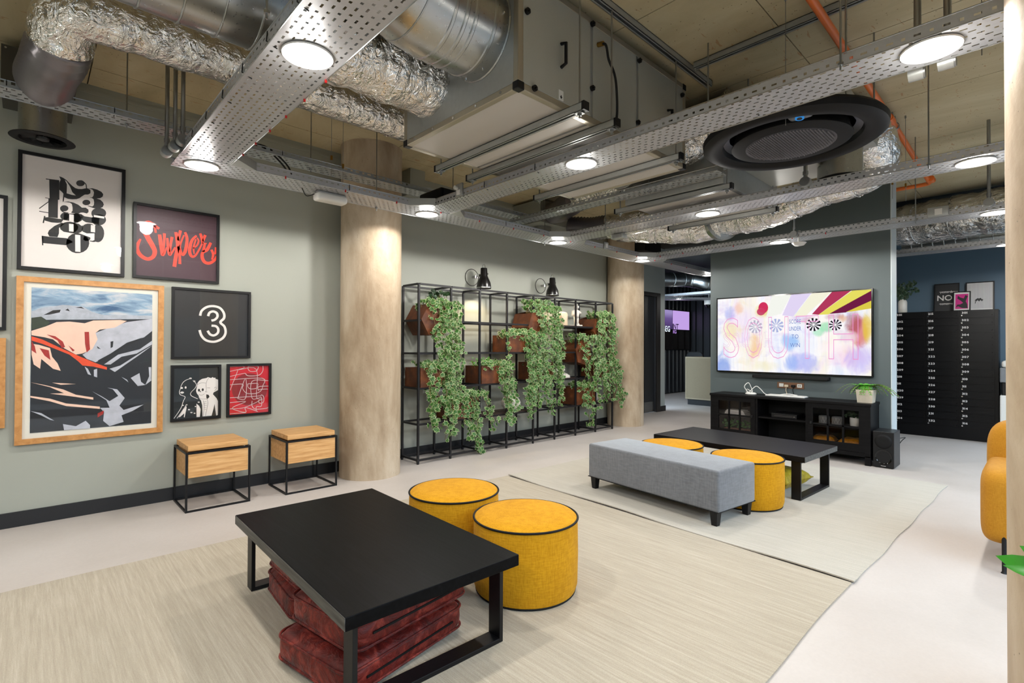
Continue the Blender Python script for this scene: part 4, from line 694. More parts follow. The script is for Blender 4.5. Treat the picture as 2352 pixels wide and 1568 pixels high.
# ------------------------------------------------------------ poufs
def pouf(lab, x, y, z=RZ, r=.256, h=.362):
    t = thing('pouf', lab, 'pouf', (x, y, z), group='mustard poufs with black piping')
    MB().lathe([(0, .004), (r - .03, .004), (r - .008, .012), (r + .001, .04), (r + .004, h * .5), (r + .002, h - .04), (r, h - .012)], (0, 0, 0), 64).build('side', MUST, t, smooth=True, w=False)
    MB().lathe([(r, h - .012), (r - .012, h - .002), (r * .7, h + .008), (0, h + .012)], (0, 0, 0), 64).build('top', MUST, t, smooth=True, w=False)
    MB().tube([((r + .002) * cos(2 * pi * k / 64), (r + .002) * sin(2 * pi * k / 64), h - .010) for k in range(64)], .0055, 8, closed=True).build('piping', BLKM, t, smooth=2, w=False)
    MB().tube([((r - .012) * cos(2 * pi * k / 48), (r - .012) * sin(2 * pi * k / 48), .006) for k in range(48)], .005, 6, closed=True).build('base_seam', BLKM, t, smooth=2, w=False)
pouf('round mustard pouf nearest the viewer, in full view beside the nearer table', 1.805, 1.80); pouf('round mustard pouf standing behind the nearest pouf', 1.81, 2.395)
pouf('round mustard pouf between the grey bench and the farther table, nearer one', 4.03, 1.61); pouf('round mustard pouf behind the grey bench, farther one, mostly hidden', 4.05, 2.255)
# ------------------------------------------------------------ grey bench
t = thing('upholstered_bench', 'long grey velvet bench on short black tapered legs', 'bench', (3.61, 2.07, RZ), R(-7)); bw, bl = .235, .6
MB().box(-bw, -bl, .095, bw, bl, .375).build('seat', GREYF, t, w=False, bevel=.018, seg=4)
for sx in (-1, 1):
    for sy in (-1, 1):
        cx, cy = sx * (bw - .04), sy * (bl - .045); a, b = .02, .028
        MB().add([(cx - a, cy - a, 0), (cx + a, cy - a, 0), (cx + a, cy + a, 0), (cx - a, cy + a, 0), (cx - b, cy - b, .1), (cx + b, cy - b, .1), (cx + b, cy + b, .1), (cx - b, cy + b, .1)], [(0, 3, 2, 1), (4, 5, 6, 7), (0, 1, 5, 4), (1, 2, 6, 5), (2, 3, 7, 6), (3, 0, 4, 7)]).build('leg', BLK, t, w=False, bevel=.002)
MB().tube([(sx * bw, sy * bl, .1) for sx, sy in ((-1, -1), (1, -1), (1, 1), (-1, 1))], .003, 6, closed=True).build('base_seam', BLKM, t, w=False)
# ------------------------------------------------------------ oak storage stools
def stool(lab, x0, y0, x1, y1):
    t = thing('storage_stool', lab, 'stool', ((x0 + x1) / 2, (y0 + y1) / 2, 0), group='oak box stools on black frames'); b = .013; h = .43
    for x in (x0, x1 - b):
        for y in (y0, y1 - b): MB().box(x, y, 0, x + b, y + b, h).build('leg', BLK, t)
    for z in (0, h - b):
        for y in (y0, y1 - b): MB().box(x0 + b, y, z, x1 - b, y + b, z + b).build('rail', BLK, t)
        for x in (x0, x1 - b): MB().box(x, y0 + b, z, x + b, y1 - b, z + b).build('rail', BLK, t)
    MB().box(x0 + b + .004, y0 + .006, .245, x1 - b - .004, y1 - .006, h - b - .002).build('storage_box', OAK, t, bevel=.002)
    MB().box(x0 + .016, y0 + .016, h + .004, x1 - .016, y1 - .016, h + .044).build('lid', OAK, t, bevel=.003)
stool('oak box stool on a thin black frame, left one, under the small framed pictures', .818, 4.24, 1.248, 4.655); stool('oak box stool on a thin black frame, right one, beside the concrete column', 1.505, 4.216, 1.932, 4.63)
# ------------------------------------------------------------ cushions
def sbox(w, d, h, e1=.28, e2=.22, n=40, m=22, wob=.004, seed=0, sag=.0, ez=None):
    g = MB(); sp = lambda c, e: math.copysign(abs(c) ** e, c)
    for j in range(1, m):
        ph = -pi / 2 + pi * j / m
        for i in range(n):
            th = 2 * pi * i / n; x = w / 2 * sp(cos(ph), e1) * sp(cos(th), e2); y = d / 2 * sp(cos(ph), e1) * sp(sin(th), e2); z = h / 2 * sp(sin(ph), ez or e1 + .25)
            q = mnoise.noise(Vector((x * 9 + seed, y * 9, z * 9))) * wob; g.v.append((x * (1 + q * 3), y * (1 + q * 3), z + q * 1.5 + sag * (x * x / (w * w / 4))))
    a = len(g.v); g.v.append((0, 0, -h / 2)); b = len(g.v); g.v.append((0, 0, h / 2))
    for j in range(m - 2):
        for i in range(n): g._f(j * n + i, j * n + (i + 1) % n, (j + 1) * n + (i + 1) % n, (j + 1) * n + i)
    for i in range(n): g._f(a, (i + 1) % n, i); g._f(b, (m - 2) * n + i, (m - 2) * n + (i + 1) % n)
    return g
def rrect(w, d, z, r, n=6):
    P = []
    for sx, sy, a0 in ((1, 1, 0), (-1, 1, pi / 2), (-1, -1, pi), (1, -1, 1.5 * pi)):
        for k in range(n + 1): a = a0 + pi / 2 * k / n; P.append((sx * (w / 2 - r) + r * cos(a), sy * (d / 2 - r) + r * sin(a), z))
    return P
def box_cushion(lab, x, y, z, w, d, h, rz, mat, seed, grp):
    t = thing('box_cushion', lab, 'cushion', (x, y, z), R(rz), grp)
    sbox(w, d, h, seed=seed).xf(Matrix.Translation((0, 0, h / 2))).build('cover', mat, t, smooth=2, w=False)
    for q in (.2, .8): MB().tube(rrect(w * .985, d * .985, h * q, .05), .0055, 6, closed=True).build('piping', mat, t, smooth=2, w=False)
    MB().box(-w * .36, -d / 2 - .003, h * .47, w * .36, -d / 2 + .004, h * .53).build('zip', BLKM, t, w=False)
g = 'rust velvet cushions under the nearer table'
box_cushion('rust velvet cushion at the bottom of the front stack under the nearer table', 1.015, 1.86, RZ, .60, .44, .13, 11, RUST, 1, g); box_cushion('rust velvet cushion on top of the front stack under the nearer table', 1.05, 1.86, RZ + .128, .58, .42, .135, 9, RUST, 5, g)
box_cushion('rust velvet cushion at the bottom of the back stack under the nearer table', 1.09, 2.40, RZ, .52, .42, .13, -4, RUST, 9, g); box_cushion('rust velvet cushion on top of the back stack under the nearer table', 1.09, 2.39, RZ + .128, .50, .42, .12, 0, RUST, 13, g)
def pillow(lab, x, y, z, w, h, rz, mat, tilt=0):
    t = thing('throw_pillow', lab, 'cushion', (x, y, z), R(rz)); m = MB(); n = 22
    for s in (1, -1):
        for j in range(n + 1):
            for i in range(n + 1):
                u, v = i / n * 2 - 1, j / n * 2 - 1; pu = u * (1 - .09 * (1 - v * v)); pv = v * (1 - .09 * (1 - u * u))
                th = h / 2 * ((1 - u ** 4) * (1 - v ** 4)) ** .5 * (1 + .12 * mnoise.noise(Vector((u * 2.3, v * 2.3, s + x))))
                m.v.append((pu * w / 2, pv * w / 2, h / 2 + s * th))
    N = (n + 1) ** 2
    for k in (0, 1):
        for j in range(n):
            for i in range(n):
                q = [k * N + j * (n + 1) + i, k * N + j * (n + 1) + i + 1, k * N + (j + 1) * (n + 1) + i + 1, k * N + (j + 1) * (n + 1) + i]; m._f(*(q if k == 0 else q[::-1]))
    m.build('cover', mat, t, smooth=2, w=False)
    e = [(-1 + 2 * k / 10, -1) for k in range(10)] + [(1, -1 + 2 * k / 10) for k in range(10)] + [(1 - 2 * k / 10, 1) for k in range(10)] + [(-1, 1 - 2 * k / 10) for k in range(10)]
    MB().tube([(u * (1 - .09 * (1 - v * v)) * w / 2, v * (1 - .09 * (1 - u * u)) * w / 2, h / 2) for u, v in e], .005, 6, closed=True).build('piping', mat, t, smooth=2, w=False)
    MB().box(w / 2 * .9, -w * .1, h / 2 - .004, w / 2 * .935, w * .25, h / 2 + .004).build('zip', BLKM, t, w=False)
pillow('plump yellow-green velvet pillow on the pale rug under the farther table', 4.70, 1.66, RZ, .46, .17, -8, YELV)
# ------------------------------------------------------------ black plant shelf
PX = [2.862, 3.268, 3.668, 4.086, 4.535, 4.934, 5.357, 5.797, 6.2]; PZ = [.03, .392, .757, 1.114, 1.455, 1.825]; FY, BY, PB = 4.40, 4.70, .02
t = thing('grid_shelf', 'tall open black steel grid shelf carrying planters and ivy between the two columns', 'shelf', (4.53, 4.55, 0))
SH = M('shelf_steel', '232224', .38, .4)
for x in PX:
    for y in (FY, BY): MB().box(x, y, .012, x + PB, y + PB, 1.835).cyl((x + PB / 2, y + PB / 2, 0), (x + PB / 2, y + PB / 2, .012), .013, 10).build('post', SH, t)
for z in PZ:
    for i in range(8):
        for y in (FY, BY): MB().box(PX[i] + PB, y, z, PX[i + 1], y + PB, z + PB).build('rail', SH, t)
    for x in PX: MB().box(x, FY + PB, z, x + PB, BY, z + PB).build('cross_rail', SH, t)
BRD = M('dark_walnut_board', '35211A', .45)
for i, z in ((2, .392), (3, .392), (5, 1.455), (6, 1.455), (5, .757), (4, .757), (7, .392)):
    MB().box(PX[i] + PB, FY + .004, z + PB, PX[i + 1], BY + PB - .004, z + PB + .008).build('shelf_board', BRD, t)
# ------------------------------------------------------------ planters
def planter(lab, x0, x1, z, h, y0=FY - .004, y1=BY - .01):
    t = thing('planter', lab, 'planter', ((x0 + x1) / 2, (y0 + y1) / 2, z), group='rust-brown steel planters on the shelf'); b = .012
    for nm, a in (('front_panel', (x0, y0, z, x1, y0 + b, z + h)), ('back_panel', (x0, y1 - b, z, x1, y1, z + h)), ('side_panel', (x0, y0 + b, z, x0 + b, y1 - b, z + h)), ('side_panel', (x1 - b, y0 + b, z, x1, y1 - b, z + h)), ('base', (x0 + b, y0 + b, z, x1 - b, y1 - b, z + b))): MB().box(*a).build(nm, CORTEN, t)
    MB().box(x0 + b, y0 + b, z + b, x1 - b, y1 - b, z + h - .03).build('soil', SOIL, t)
    return t
def hexplanter(lab, cx, cz, r, rot=0, y0=FY - .012, y1=BY - .005):
    t = thing('hexagonal_planter', lab, 'planter', (cx, (y0 + y1) / 2, cz - r), group='six-sided brown planters on the shelf')
    V = [(cx + r * cos(R(60 * k + rot)), cz + r * sin(R(60 * k + rot))) for k in range(6)]
    MB().add([(x, y0, z) for x, z in V], [tuple(range(6))]).build('face_panel', CORTEN, t); MB().add([(x, y1, z) for x, z in V], [tuple(range(6))[::-1]]).build('face_panel', CORTEN, t)
    for k in range(6):
        if k == 1 and rot == 0 or k == 1: continue
        a, b = V[k], V[(k + 1) % 6]; MB().quad((a[0], y0, a[1]), (b[0], y0, b[1]), (b[0], y1, b[1]), (a[0], y1, a[1])).build('side_panel', CORTEN, t)
    ins = [(cx + (x - cx) * .9, cz + (z - cz) * .9 - .015) for x, z in V]; MB().prism([(x, y0 + .01, z) for x, z in ins], (0, y1 - y0 - .02, 0)).build('soil', SOIL, t, fix=True)
    return t
Z = lambda k: PZ[k] + PB
hexplanter('six-sided brown planter at the top left of the plant shelf', 3.075, 1.475, .185); hexplanter('six-sided brown planter at the top middle of the plant shelf', 4.62, 1.475, .185, 12); hexplanter('six-sided brown planter at the top right of the plant shelf, behind the white figurine', 5.9, 1.465, .18, 14); hexplanter('six-sided brown planter in the second row right, below the cream-coloured vase', 5.52, 1.12, .18, -14)
planter('brown box planter in the leftmost bay, middle row', 2.89, 3.26, Z(2), .2); planter('brown box planter in the third bay, middle row', 3.70, 4.07, Z(2), .2); planter('brown box planter in the fourth bay, second row from the top', 4.12, 4.5, Z(3), .2); planter('brown box planter in the second bay, low row', 3.295, 3.655, Z(1), .235); planter('dark brown box planter behind the ivy in the fifth bay, middle row', 4.56, 4.9, Z(2) + .008, .22); planter('brown box planter in the sixth bay, low row', 5.385, 5.78, Z(1), .235); planter('brown box planter in the rightmost bay, middle row', 5.83, 6.18, Z(2), .2)
# ------------------------------------------------------------ ivy
LO = [(0, -1.0), (.22, -.62), (.62, -.60), (.45, -.30), (.72, .02), (.30, .02), (.12, .22), (0, .12), (-.12, .22), (-.30, .02), (-.72, .02), (-.45, -.30), (-.62, -.60), (-.22, -.62)]
LI = [(x * .87, (y + .3) * .89 - .3) for x, y in LO]
def leaf(m, c, s, nrm, roll, edge=True):
    n = Vector(nrm).normalized(); dn = Vector((0, 0, -1)); d = dn - n * dn.dot(n)
    d = d.normalized() if d.length > .05 else n.orthogonal().normalized(); d = Matrix.Rotation(roll, 3, n) @ d; x = d.cross(n); c = Vector(c); o = len(m.v); k = len(LO)
    f = lambda u, v: c + (x * u - d * v) * s - n * (abs(u) * .25 + .12 * v * v) * s
    m.v += [tuple(f(*p)) for p in LO]
    if edge:
        m.v += [tuple(f(*p)) for p in LI]; m.cur = 0; m._f(*range(o + k, o + 2 * k)); m.cur = 1
        for i in range(k): m._f(o + i, o + (i + 1) % k, o + k + (i + 1) % k, o + k + i)
    else: m.cur = 0; m._f(*range(o, o + k))
RNG = random.Random(11)
def ivy(lab, x0, x1, ztop, vines, bush=60, size=.043, yf=FY, up=.09, mats=None, edge=True, nm='trailing_ivy', ysp=(-.04, .2)):
    t = thing(nm, lab, 'plant', ((x0 + x1) / 2, 4.5, ztop)); m = MB(); st = MB(); r = RNG.uniform
    for _ in range(bush):
        p = (r(x0 - .02, x1 + .02), yf + r(*ysp), ztop + r(-.02, up)); leaf(m, p, size * r(.75, 1.25), (r(-.7, .5), -1 + r(-.2, .5), r(0, .9)), r(-.8, .8), edge)
        if RNG.random() < .35: st.tube([(p[0], yf + .1, ztop - .04), p], .0022, 4)
    for (x, L, dens, dx) in vines:
        y = yf - r(.015, .05); P = [(x, yf + .1, ztop - .02), (x + r(-.01, .01), yf + .03, ztop + .05), (x + r(-.02, .02), y, ztop + .02)]; z = ztop; xx = x
        k = max(2, int(L / .09))
        for q in range(k):
            z -= L / k; xx += dx / k + r(-.018, .018); P.append((xx, y + r(-.02, .02), z))
        C = catmull(P, 5); st.tube(C, .0024, 5)
        for p in C[3:]:
            for _ in range(dens):
                if RNG.random() < .5: leaf(m, (p.x + r(-.045, .045), p.y + r(-.045, .02), p.z + r(-.02, .02)), size * r(.65, 1.2), (r(-1.2, .9), -1, r(-.3, 1.1)), r(-1.1, 1.1), edge)
    m.cur = 0; stuff(m.build('foliage', mats or [LEAF, LEAFC], t)); st.build('vine_stems', STEM, t)
    return t
ivy('ivy cascading from the six-sided planter at top left of the shelf', 2.98, 3.24, 1.62, [(3.02, .55, 2, .08), (3.08, .75, 3, .12), (3.14, .95, 3, .08), (3.2, 1.05, 3, .1), (3.26, .9, 3, .14), (3.3, .75, 3, .12), (3.24, .6, 3, .06), (3.34, .55, 2, .08)], 110)
ivy('ivy spilling from the box planter in the leftmost bay, middle row', 2.92, 3.26, .965, [(2.96, .55, 2, .03), (3.0, .62, 3, .02), (3.1, .45, 2, 0), (3.17, .55, 2, .03), (3.22, .68, 3, .02), (3.2, .75, 2, .06)], 70)
ivy('ivy spilling to the floor from the low box planter in the second bay', 3.29, 3.7, .64, [(3.34, .2, 2, 0), (3.42, .3, 2, .03), (3.48, .45, 3, .06), (3.55, .58, 3, .04), (3.6, .62, 3, .06), (3.7, .4, 2, .16), (3.76, .3, 2, .12)], 60)
ivy('ivy hanging from the box planter in the third bay, middle row', 3.75, 4.1, .97, [(3.95, .25, 3, .05), (4.0, .45, 3, .05), (4.05, .62, 3, .02), (4.08, .66, 3, .08), (4.1, .5, 3, .1)], 80)
ivy('thick ivy curtain from the box planter in the fourth bay, second row', 4.12, 4.55, 1.33, [(4.1, .25, 2, -.02), (4.36, .5, 3, .08), (4.42, .8, 3, .06), (4.46, .95, 3, .02), (4.5, 1.0, 3, -.05), (4.52, .7, 3, .05), (4.55, .85, 3, .06)], 100)
ivy('long ivy curtain from the six-sided planter at the top middle', 4.52, 4.85, 1.66, [(4.6, .5, 3, .03), (4.66, .85, 3, .02), (4.72, 1.05, 3, .03), (4.78, 1.2, 3, .02), (4.84, 1.3, 3, .05), (4.9, 1.2, 3, .08), (4.95, 1.05, 3, .1), (4.98, .9, 3, .06), (4.88, .75, 3, .14)], 130, up=.15)
ivy('ivy hanging from the six-sided planter in the second row right', 5.36, 5.75, 1.3, [(5.4, .12, 2, 0), (5.52, .55, 3, .02), (5.56, .6, 2, .05), (5.68, .5, 3, .03), (5.76, .7, 3, .03)], 90)
ivy('ivy hanging from the six-sided planter at top right of the shelf', 5.85, 6.2, 1.63, [(5.82, .5, 3, .0), (5.9, .75, 3, .03), (5.98, .9, 3, .03), (6.05, 1.0, 3, .05), (6.12, .95, 3, .06), (6.18, .8, 3, .08), (5.84, .95, 3, .02)], 120)
ivy('ivy trailing past the column from the rightmost bay, middle row', 5.85, 6.22, .96, [(5.9, .45, 3, .03), (5.98, .55, 3, .04), (6.1, .5, 3, .08), (6.2, .62, 3, .12), (6.25, .55, 3, .2), (6.3, .45, 2, .2)], 60)
ivy('ivy reaching nearly to the floor from the low planter in the sixth bay', 5.4, 5.8, .65, [(5.45, .12, 2, 0), (5.5, .25, 3, .02), (5.62, .52, 3, .03), (5.66, .55, 2, .02), (5.78, .3, 2, .05)], 60)
ivy('dark leafy sprig standing up in the six-sided planter at top left', 3.08, 3.26, 1.66, [], 26, .05, up=.16, mats=[LEAFD, LEAFC], edge=False, nm='leafy_plant', ysp=(.02, .15)); ivy('bright green feathery plant in the third-bay planter beside the ivy', 3.7, 3.9, .99, [], 70, .016, up=.09, mats=[FERN, LEAFC], edge=False, nm='feathery_plant'); ivy('dark ivy sprigs in the planter of the fourth bay, second row', 4.1, 4.3, 1.33, [], 24, .042, up=.1, mats=[LEAFD, LEAFC], edge=True, nm='leafy_plant', ysp=(.05, .2)); ivy('dark sprigs in the shaded planter of the fifth bay', 4.56, 4.9, 1.0, [], 26, .035, up=.07, mats=[LEAFD, LEAFC], nm='leafy_plant', ysp=(0, .2))
# ------------------------------------------------------------ ornaments on the shelf
zb = lambda k: PZ[k] + PB + .008
t = thing('round_vase', 'white round vase behind the ivy on the low board of the fourth bay', 'vase', (4.28, 4.53, zb(1))); MB().lathe([(0, 0), (.06, .002), (.11, .05), (.12, .1), (.09, .16), (.035, .19), (.03, .215), (.022, .215), (.02, .17), (0, .165)], (4.28, 4.53, zb(1)), 32).build('body', WHITEC, t, smooth=True); MB().tube(catmull([(4.25, 4.53, zb(1) + .2), (4.2, 4.53, zb(1) + .2), (4.2, 4.53, zb(1) + .12)], 5), .009).build('handle', WHITEC, t, smooth=True)
t = thing('lamplit_vase', 'white vase coloured cream for the lamp light, top row right of the plant shelf', 'ceramic vase', (5.215, 4.52, zb(4))); MB().lathe([(0, 0), (.072, .001), (.075, .01), (.075, .15), (.066, .175), (.045, .182), (0, .182)], (5.215, 4.52, zb(4)), 32).build('body', M('white_glaze_lamplit', 'E4CDB0', .35), t, smooth=True); MB().lathe([(.045, .182), (.03, .186), (0, .187)], (5.215, 4.52, zb(4)), 24).build('lid', WHITEC, t, smooth=True)  # white vase; warm lamp light put into its cream colour
# white figurine in a space suit
fx, fy, fz = 5.44, 4.46, zb(4)
t = thing('figurine', 'small white statue of a standing figure in a space suit beside the cream-coloured vase', 'figurine', (fx, fy, fz))
MB().box(fx - .075, fy - .05, fz, fx + .075, fy + .05, fz + .018).build('plinth', WHITEC, t, bevel=.003)
m = MB()
for s in (-1, 1):
    m.tube([(fx + s * .022, fy, fz + .018), (fx + s * .022, fy - .002, fz + .07), (fx + s * .02, fy, fz + .125)], [.017, .018, .024], 12); m.tube([(fx + s * .022, fy - .028, fz + .024), (fx + s * .022, fy + .012, fz + .026)], [.012, .017], 10)
m.tube([(fx, fy, fz + .115), (fx, fy, fz + .145), (fx, fy, fz + .19), (fx, fy, fz + .215), (fx, fy, fz + .225)], [.036, .038, .046, .036, .02], 16)
m.tube([(fx - .045, fy, fz + .205), (fx - .068, fy - .005, fz + .165), (fx - .05, fy - .035, fz + .135)], [.019, .017, .014], 10).tube([(fx + .045, fy, fz + .205), (fx + .066, fy - .02, fz + .175), (fx + .02, fy - .05, fz + .185)], [.019, .017, .014], 10)
m.build('suit', WHITEC, t, smooth=2); MB().box(fx - .032, fy + .03, fz + .14, fx + .032, fy + .062, fz + .215).build('backpack', WHITEC, t, bevel=.008, seg=3)
MB().lathe([(0, -.036), (.02, -.032), (.034, -.015), (.038, .002), (.033, .02), (.02, .034), (0, .038)], (fx, fy, fz + .26), 20).build('helmet', WHITEC, t, smooth=True); MB().lathe([(0, .0), (.02, -.006), (.028, -.018)], (fx, fy - .04, fz + .262), 16, 'Y').xf(Matrix.Translation((0, .012, 0))).build('visor', M('visor_grey', '55585C', .15, .5), t, smooth=True)
t = thing('model_typewriter', 'small white model ornament like a typewriter on the middle row', 'ornament', (5.14, 4.46, zb(2)))
MB().add([(5.04, 4.42, zb(2)), (5.27, 4.42, zb(2)), (5.27, 4.56, zb(2)), (5.04, 4.56, zb(2)), (5.05, 4.42, zb(2) + .035), (5.26, 4.42, zb(2) + .035), (5.25, 4.55, zb(2) + .08), (5.06, 4.55, zb(2) + .08)], [(0, 3, 2, 1), (4, 5, 6, 7), (0, 1, 5, 4), (1, 2, 6, 5), (2, 3, 7, 6), (3, 0, 4, 7)]).build('body', WHITEC, t, bevel=.004)
MB().cyl((5.04, 4.53, zb(2) + .1), (5.27, 4.53, zb(2) + .1), .018, 16).build('roller', WHITEC, t, smooth=True)
for k in range(6): MB().cyl((5.08 + k * .03, 4.45, zb(2) + .04), (5.08 + k * .03, 4.447, zb(2) + .056), .007, 10).build('key', WHITEC, t, smooth=True)
t = thing('white_bottle', 'square white bottle on the low board of the rightmost bay', 'vase', (5.93, 4.55, zb(1))); MB().box(5.86, 4.49, zb(1), 6.0, 4.61, zb(1) + .16).build('body', WHITEC, t, bevel=.02, seg=4); MB().lathe([(.022, .155), (.018, .2), (.024, .205), (.015, .205)], (5.93, 4.55, zb(1)), 16).build('neck', WHITEC, t, smooth=True)
# ------------------------------------------------------------ wall lamps over the shelf
for x, l in ((3.865, 'black bell wall lamp above the shelf, left one'), (5.07, 'black bell wall lamp above the shelf, right one')):
    t = thing('wall_lamp', l, 'lamp', (x, 4.79, 2.02), group='black bell wall lamps'); z = 2.03
    MB().lathe([(0, -.02), (.05, -.018), (.1, -.004), (.1, 0)], (x, 4.79, z), 36, 'Y').build('wall_plate', SAGE, t, smooth=True)
    MB().tube([(x + .1 * cos(2 * pi * k / 36), 4.784, z + .1 * sin(2 * pi * k / 36)) for k in range(36)], .004, 6, closed=True).build('plate_rim', STEELP, t, smooth=2)
    MB().cyl((x, 4.78, z), (x, 4.70, z - .005), .016, 14).cyl((x + .0, 4.71, z - .02), (x, 4.71, z + .012), .024, 14).build('knuckle', CHROME, t, smooth=True)
    MB().tube([(x, 4.70, z), (x + .01, 4.64, z + .012)], .011, 10).cyl((x - .02, 4.64, z + .01), (x + .04, 4.64, z + .01), .018, 12).build('arm', CHROME, t, smooth=True)
    cx, cy = x + .02, 4.585
    MB().lathe([(.0, .095), (.036, .093), (.04, .085), (.043, .0), (.052, -.02), (.078, -.075), (.088, -.13), (.0885, -.145), (.084, -.145), (.074, -.075), (.045, -.015), (0, -.01)], (cx, cy, z), 36).build('shade', M('lamp_black', '100E0D', .28), t, smooth=True)
    MB().lathe([(.086, -.149), (.09, -.143), (.0895, -.138)], (cx, cy, z), 36).build('shade_rim', CHROME, t, smooth=True)
    MB().tube(catmull([(cx, cy + .03, z + .09), (cx, cy + .02, z + .13), (cx, cy - .01, z + .13), (cx, cy - .02, z + .09)], 5), .0035, 6).build('loop_handle', CHROME, t, smooth=True)
    MB().cyl((cx + .04, cy, z + .03), (cx + .06, cy, z + .03), .01, 10).build('knob', BLK, t, smooth=True)
    MB().lathe([(0, -.115), (.02, -.11), (.028, -.09), (.02, -.06), (.012, -.04)], (cx, cy, z), 16).build('bulb', EM('warm_bulb', (1, .8, .55), 14), t, smooth=True)
    ld = bpy.data.lights.new('lamp_glow', 'SPOT'); ld.energy = 22; ld.color = (1, .78, .5); ld.spot_size = R(120); ld.spot_blend = .6; ld.shadow_soft_size = .03
    lo = bpy.data.objects.new('lamp_glow', ld); lo.parent = t; lo.location = (cx - x, cy - 4.79, -.12); COL.objects.link(lo)
# ------------------------------------------------------------ television
TX = 6.555; ty0, ty1, tz0, tz1 = 1.298, 3.006, .884, 1.843
t = thing('television', 'large wall television showing a bright blurred fairground picture with pink outline letters', 'television', (6.58, 2.15, .884))
MB().box(TX + .004, ty0, tz0, 6.598, ty1, tz1).build('casing', BLKM, t, bevel=.004)
MB().frame(ty0, tz0, ty1, tz1, .014, lambda u, v, d: (TX + .004 - d * .006, u, v)).build('bezel', BLKG, t, fix=True)
W_, H_ = ty1 - ty0 - .028, tz1 - tz0 - .03
def mk_tv():
    m = NT('screen_picture'); v = m.coord((1, 1, 1)); n = m.noise(2.2, 2, m.coord((1, 1.3, .5)), .5, .6); n2 = m.noise(4.5, 3, m.coord((1, .7, 1.2)), .6, .3); n3 = m.noise(14, 3, m.coord((1, 2.2, .18)), .7)
    c = m.ramp(n, [(.32, 'A8C4F4'), (.42, 'E6EBFB'), (.5, 'FBF6F6'), (.58, 'F6EAC8'), (.68, 'E9C8EE')]); c = m.mix(.45, c, m.ramp(n2, [(.3, 'C6B6F2'), (.45, 'FFFFFF'), (.6, 'FDFBF2'), (.75, 'F2DF9A')]))
    c = m.mix(.25, c, m.ramp(n3, [(.35, 'D9DFF6'), (.5, 'FFFFFF'), (.7, 'F8E6EC')])); s = m.n('ShaderNodeSeparateXYZ'); tc = m.n('ShaderNodeTexCoord'); m.l(tc.outputs['Object'], s.inputs[0])
    U = m.math('DIVIDE', m.math('SUBTRACT', ty1 - .014 - 2.15, s.outputs[1]), W_); V = m.math('DIVIDE', m.math('SUBTRACT', s.outputs[2], .016), H_)
    wob = m.math('MULTIPLY', m.math('SUBTRACT', m.noise(7, 4, m.coord((1, 1, .6)), .6, 1.0), .5), 2.2)
    for u0, v0, ru, rv, col, am in ((.05, .08, .07, .2, '4F86E0', .8), (.10, .8, .05, .12, '8FA0F0', .6), (.16, .85, .04, .1, 'F2B48C', .6), (.11, .55, .09, .14, 'F3E58C', .6), (.28, .34, .06, .2, 'F2BE74', .75), (.34, .8, .06, .1, 'E9D84A', .7), (.38, .78, .05, .06, 'C9C03A', .5), (.52, .40, .07, .12, '6FB2F6', .8), (.60, .12, .12, .14, '9AA2F2', .75), (.53, .12, .05, .12, '8FB6F4', .6), (.36, .08, .1, .08, 'EFE9C0', .6), (.85, .22, .12, .16, 'F3C6E2', .7), (.93, .18, .09, .2, 'B9A8F4', .7), (.78, .32, .1, .1, 'FFF4F4', .8), (.93, .52, .06, .2, 'D0342A', .85), (.9, .62, .05, .16, '9E2A4A', .7), (.98, .58, .03, .2, 'E4C832', .9), (.88, .45, .05, .08, 'F0D8E4', .9), (.75, .58, .05, .07, '8EE0AE', .85), (.70, .52, .04, .06, '9EE6BC', .8), (.64, .66, .05, .05, 'C85A6E', .5), (.58, .70, .07, .05, 'D8B8E8', .5), (.8, .7, .07, .05, 'A84A7A', .6), (.84, .68, .03, .06, 'E0962C', .7)):
        du = m.math('DIVIDE', m.math('SUBTRACT', U, u0), ru); dv = m.math('DIVIDE', m.math('SUBTRACT', V, v0), rv)
        q = m.math('ADD', m.math('ADD', m.math('MULTIPLY', du, du), m.math('MULTIPLY', dv, dv)), wob)
        mr = m.n('ShaderNodeMapRange'); mr.interpolation_type = 'SMOOTHSTEP'; m.l(q, mr.inputs[0]); mr.inputs[1].default_value = 0; mr.inputs[2].default_value = 1.15; mr.inputs[3].default_value = am * .85; mr.inputs[4].default_value = 0
        c = m.mix(mr.outputs[0], c, col)
    e = m.n('ShaderNodeEmission'); m.l(c, e.inputs[0]); e.inputs[1].default_value = 1.02; m.l(e.outputs[0], m.o.inputs[0]); return m.m
scr = MB().quad((TX, ty1 - .014, tz0 + .016), (TX, ty0 + .014, tz0 + .016), (TX, ty0 + .014, tz1 - .014), (TX, ty1 - .014, tz1 - .014)).build('screen', mk_tv(), t)
def S(k): return lambda u, v: (TX - .0004 * k, ty1 - .014 - u * W_, tz0 + .016 + v * H_)
def spoly(name, col, pts, k, s=1.0): MB().ngon([S(k)(*p) for p in pts]).build(name, EM('screen_' + col, col, s), scr)
for col, pts in (('B23A5C', [(.78, 1.0), (.89, 1.0), (.7, .73), (.66, .74)]), ('E7DE62', [(.895, 1.0), (1.0, 1.0), (1.0, .985), (.76, .73), (.70, .73)]), ('6E1E44', [(1.0, .985), (1.0, .87), (.86, .745), (.76, .735)]), ('DCCB4A', [(1.0, .87), (1.0, .78), (.9, .755), (.86, .75)]), ('F5F3DC', [(.66, 1.0), (.775, 1.0), (.62, .72), (.545, .72)]), ('E2D6F4', [(.53, 1.0), (.655, 1.0), (.54, .72), (.47, .74)]), ('F4F6EE', [(.40, 1.0), (.53, 1.0), (.46, .76), (.36, .72)])):
    spoly('picture_patch', col, pts, 1)
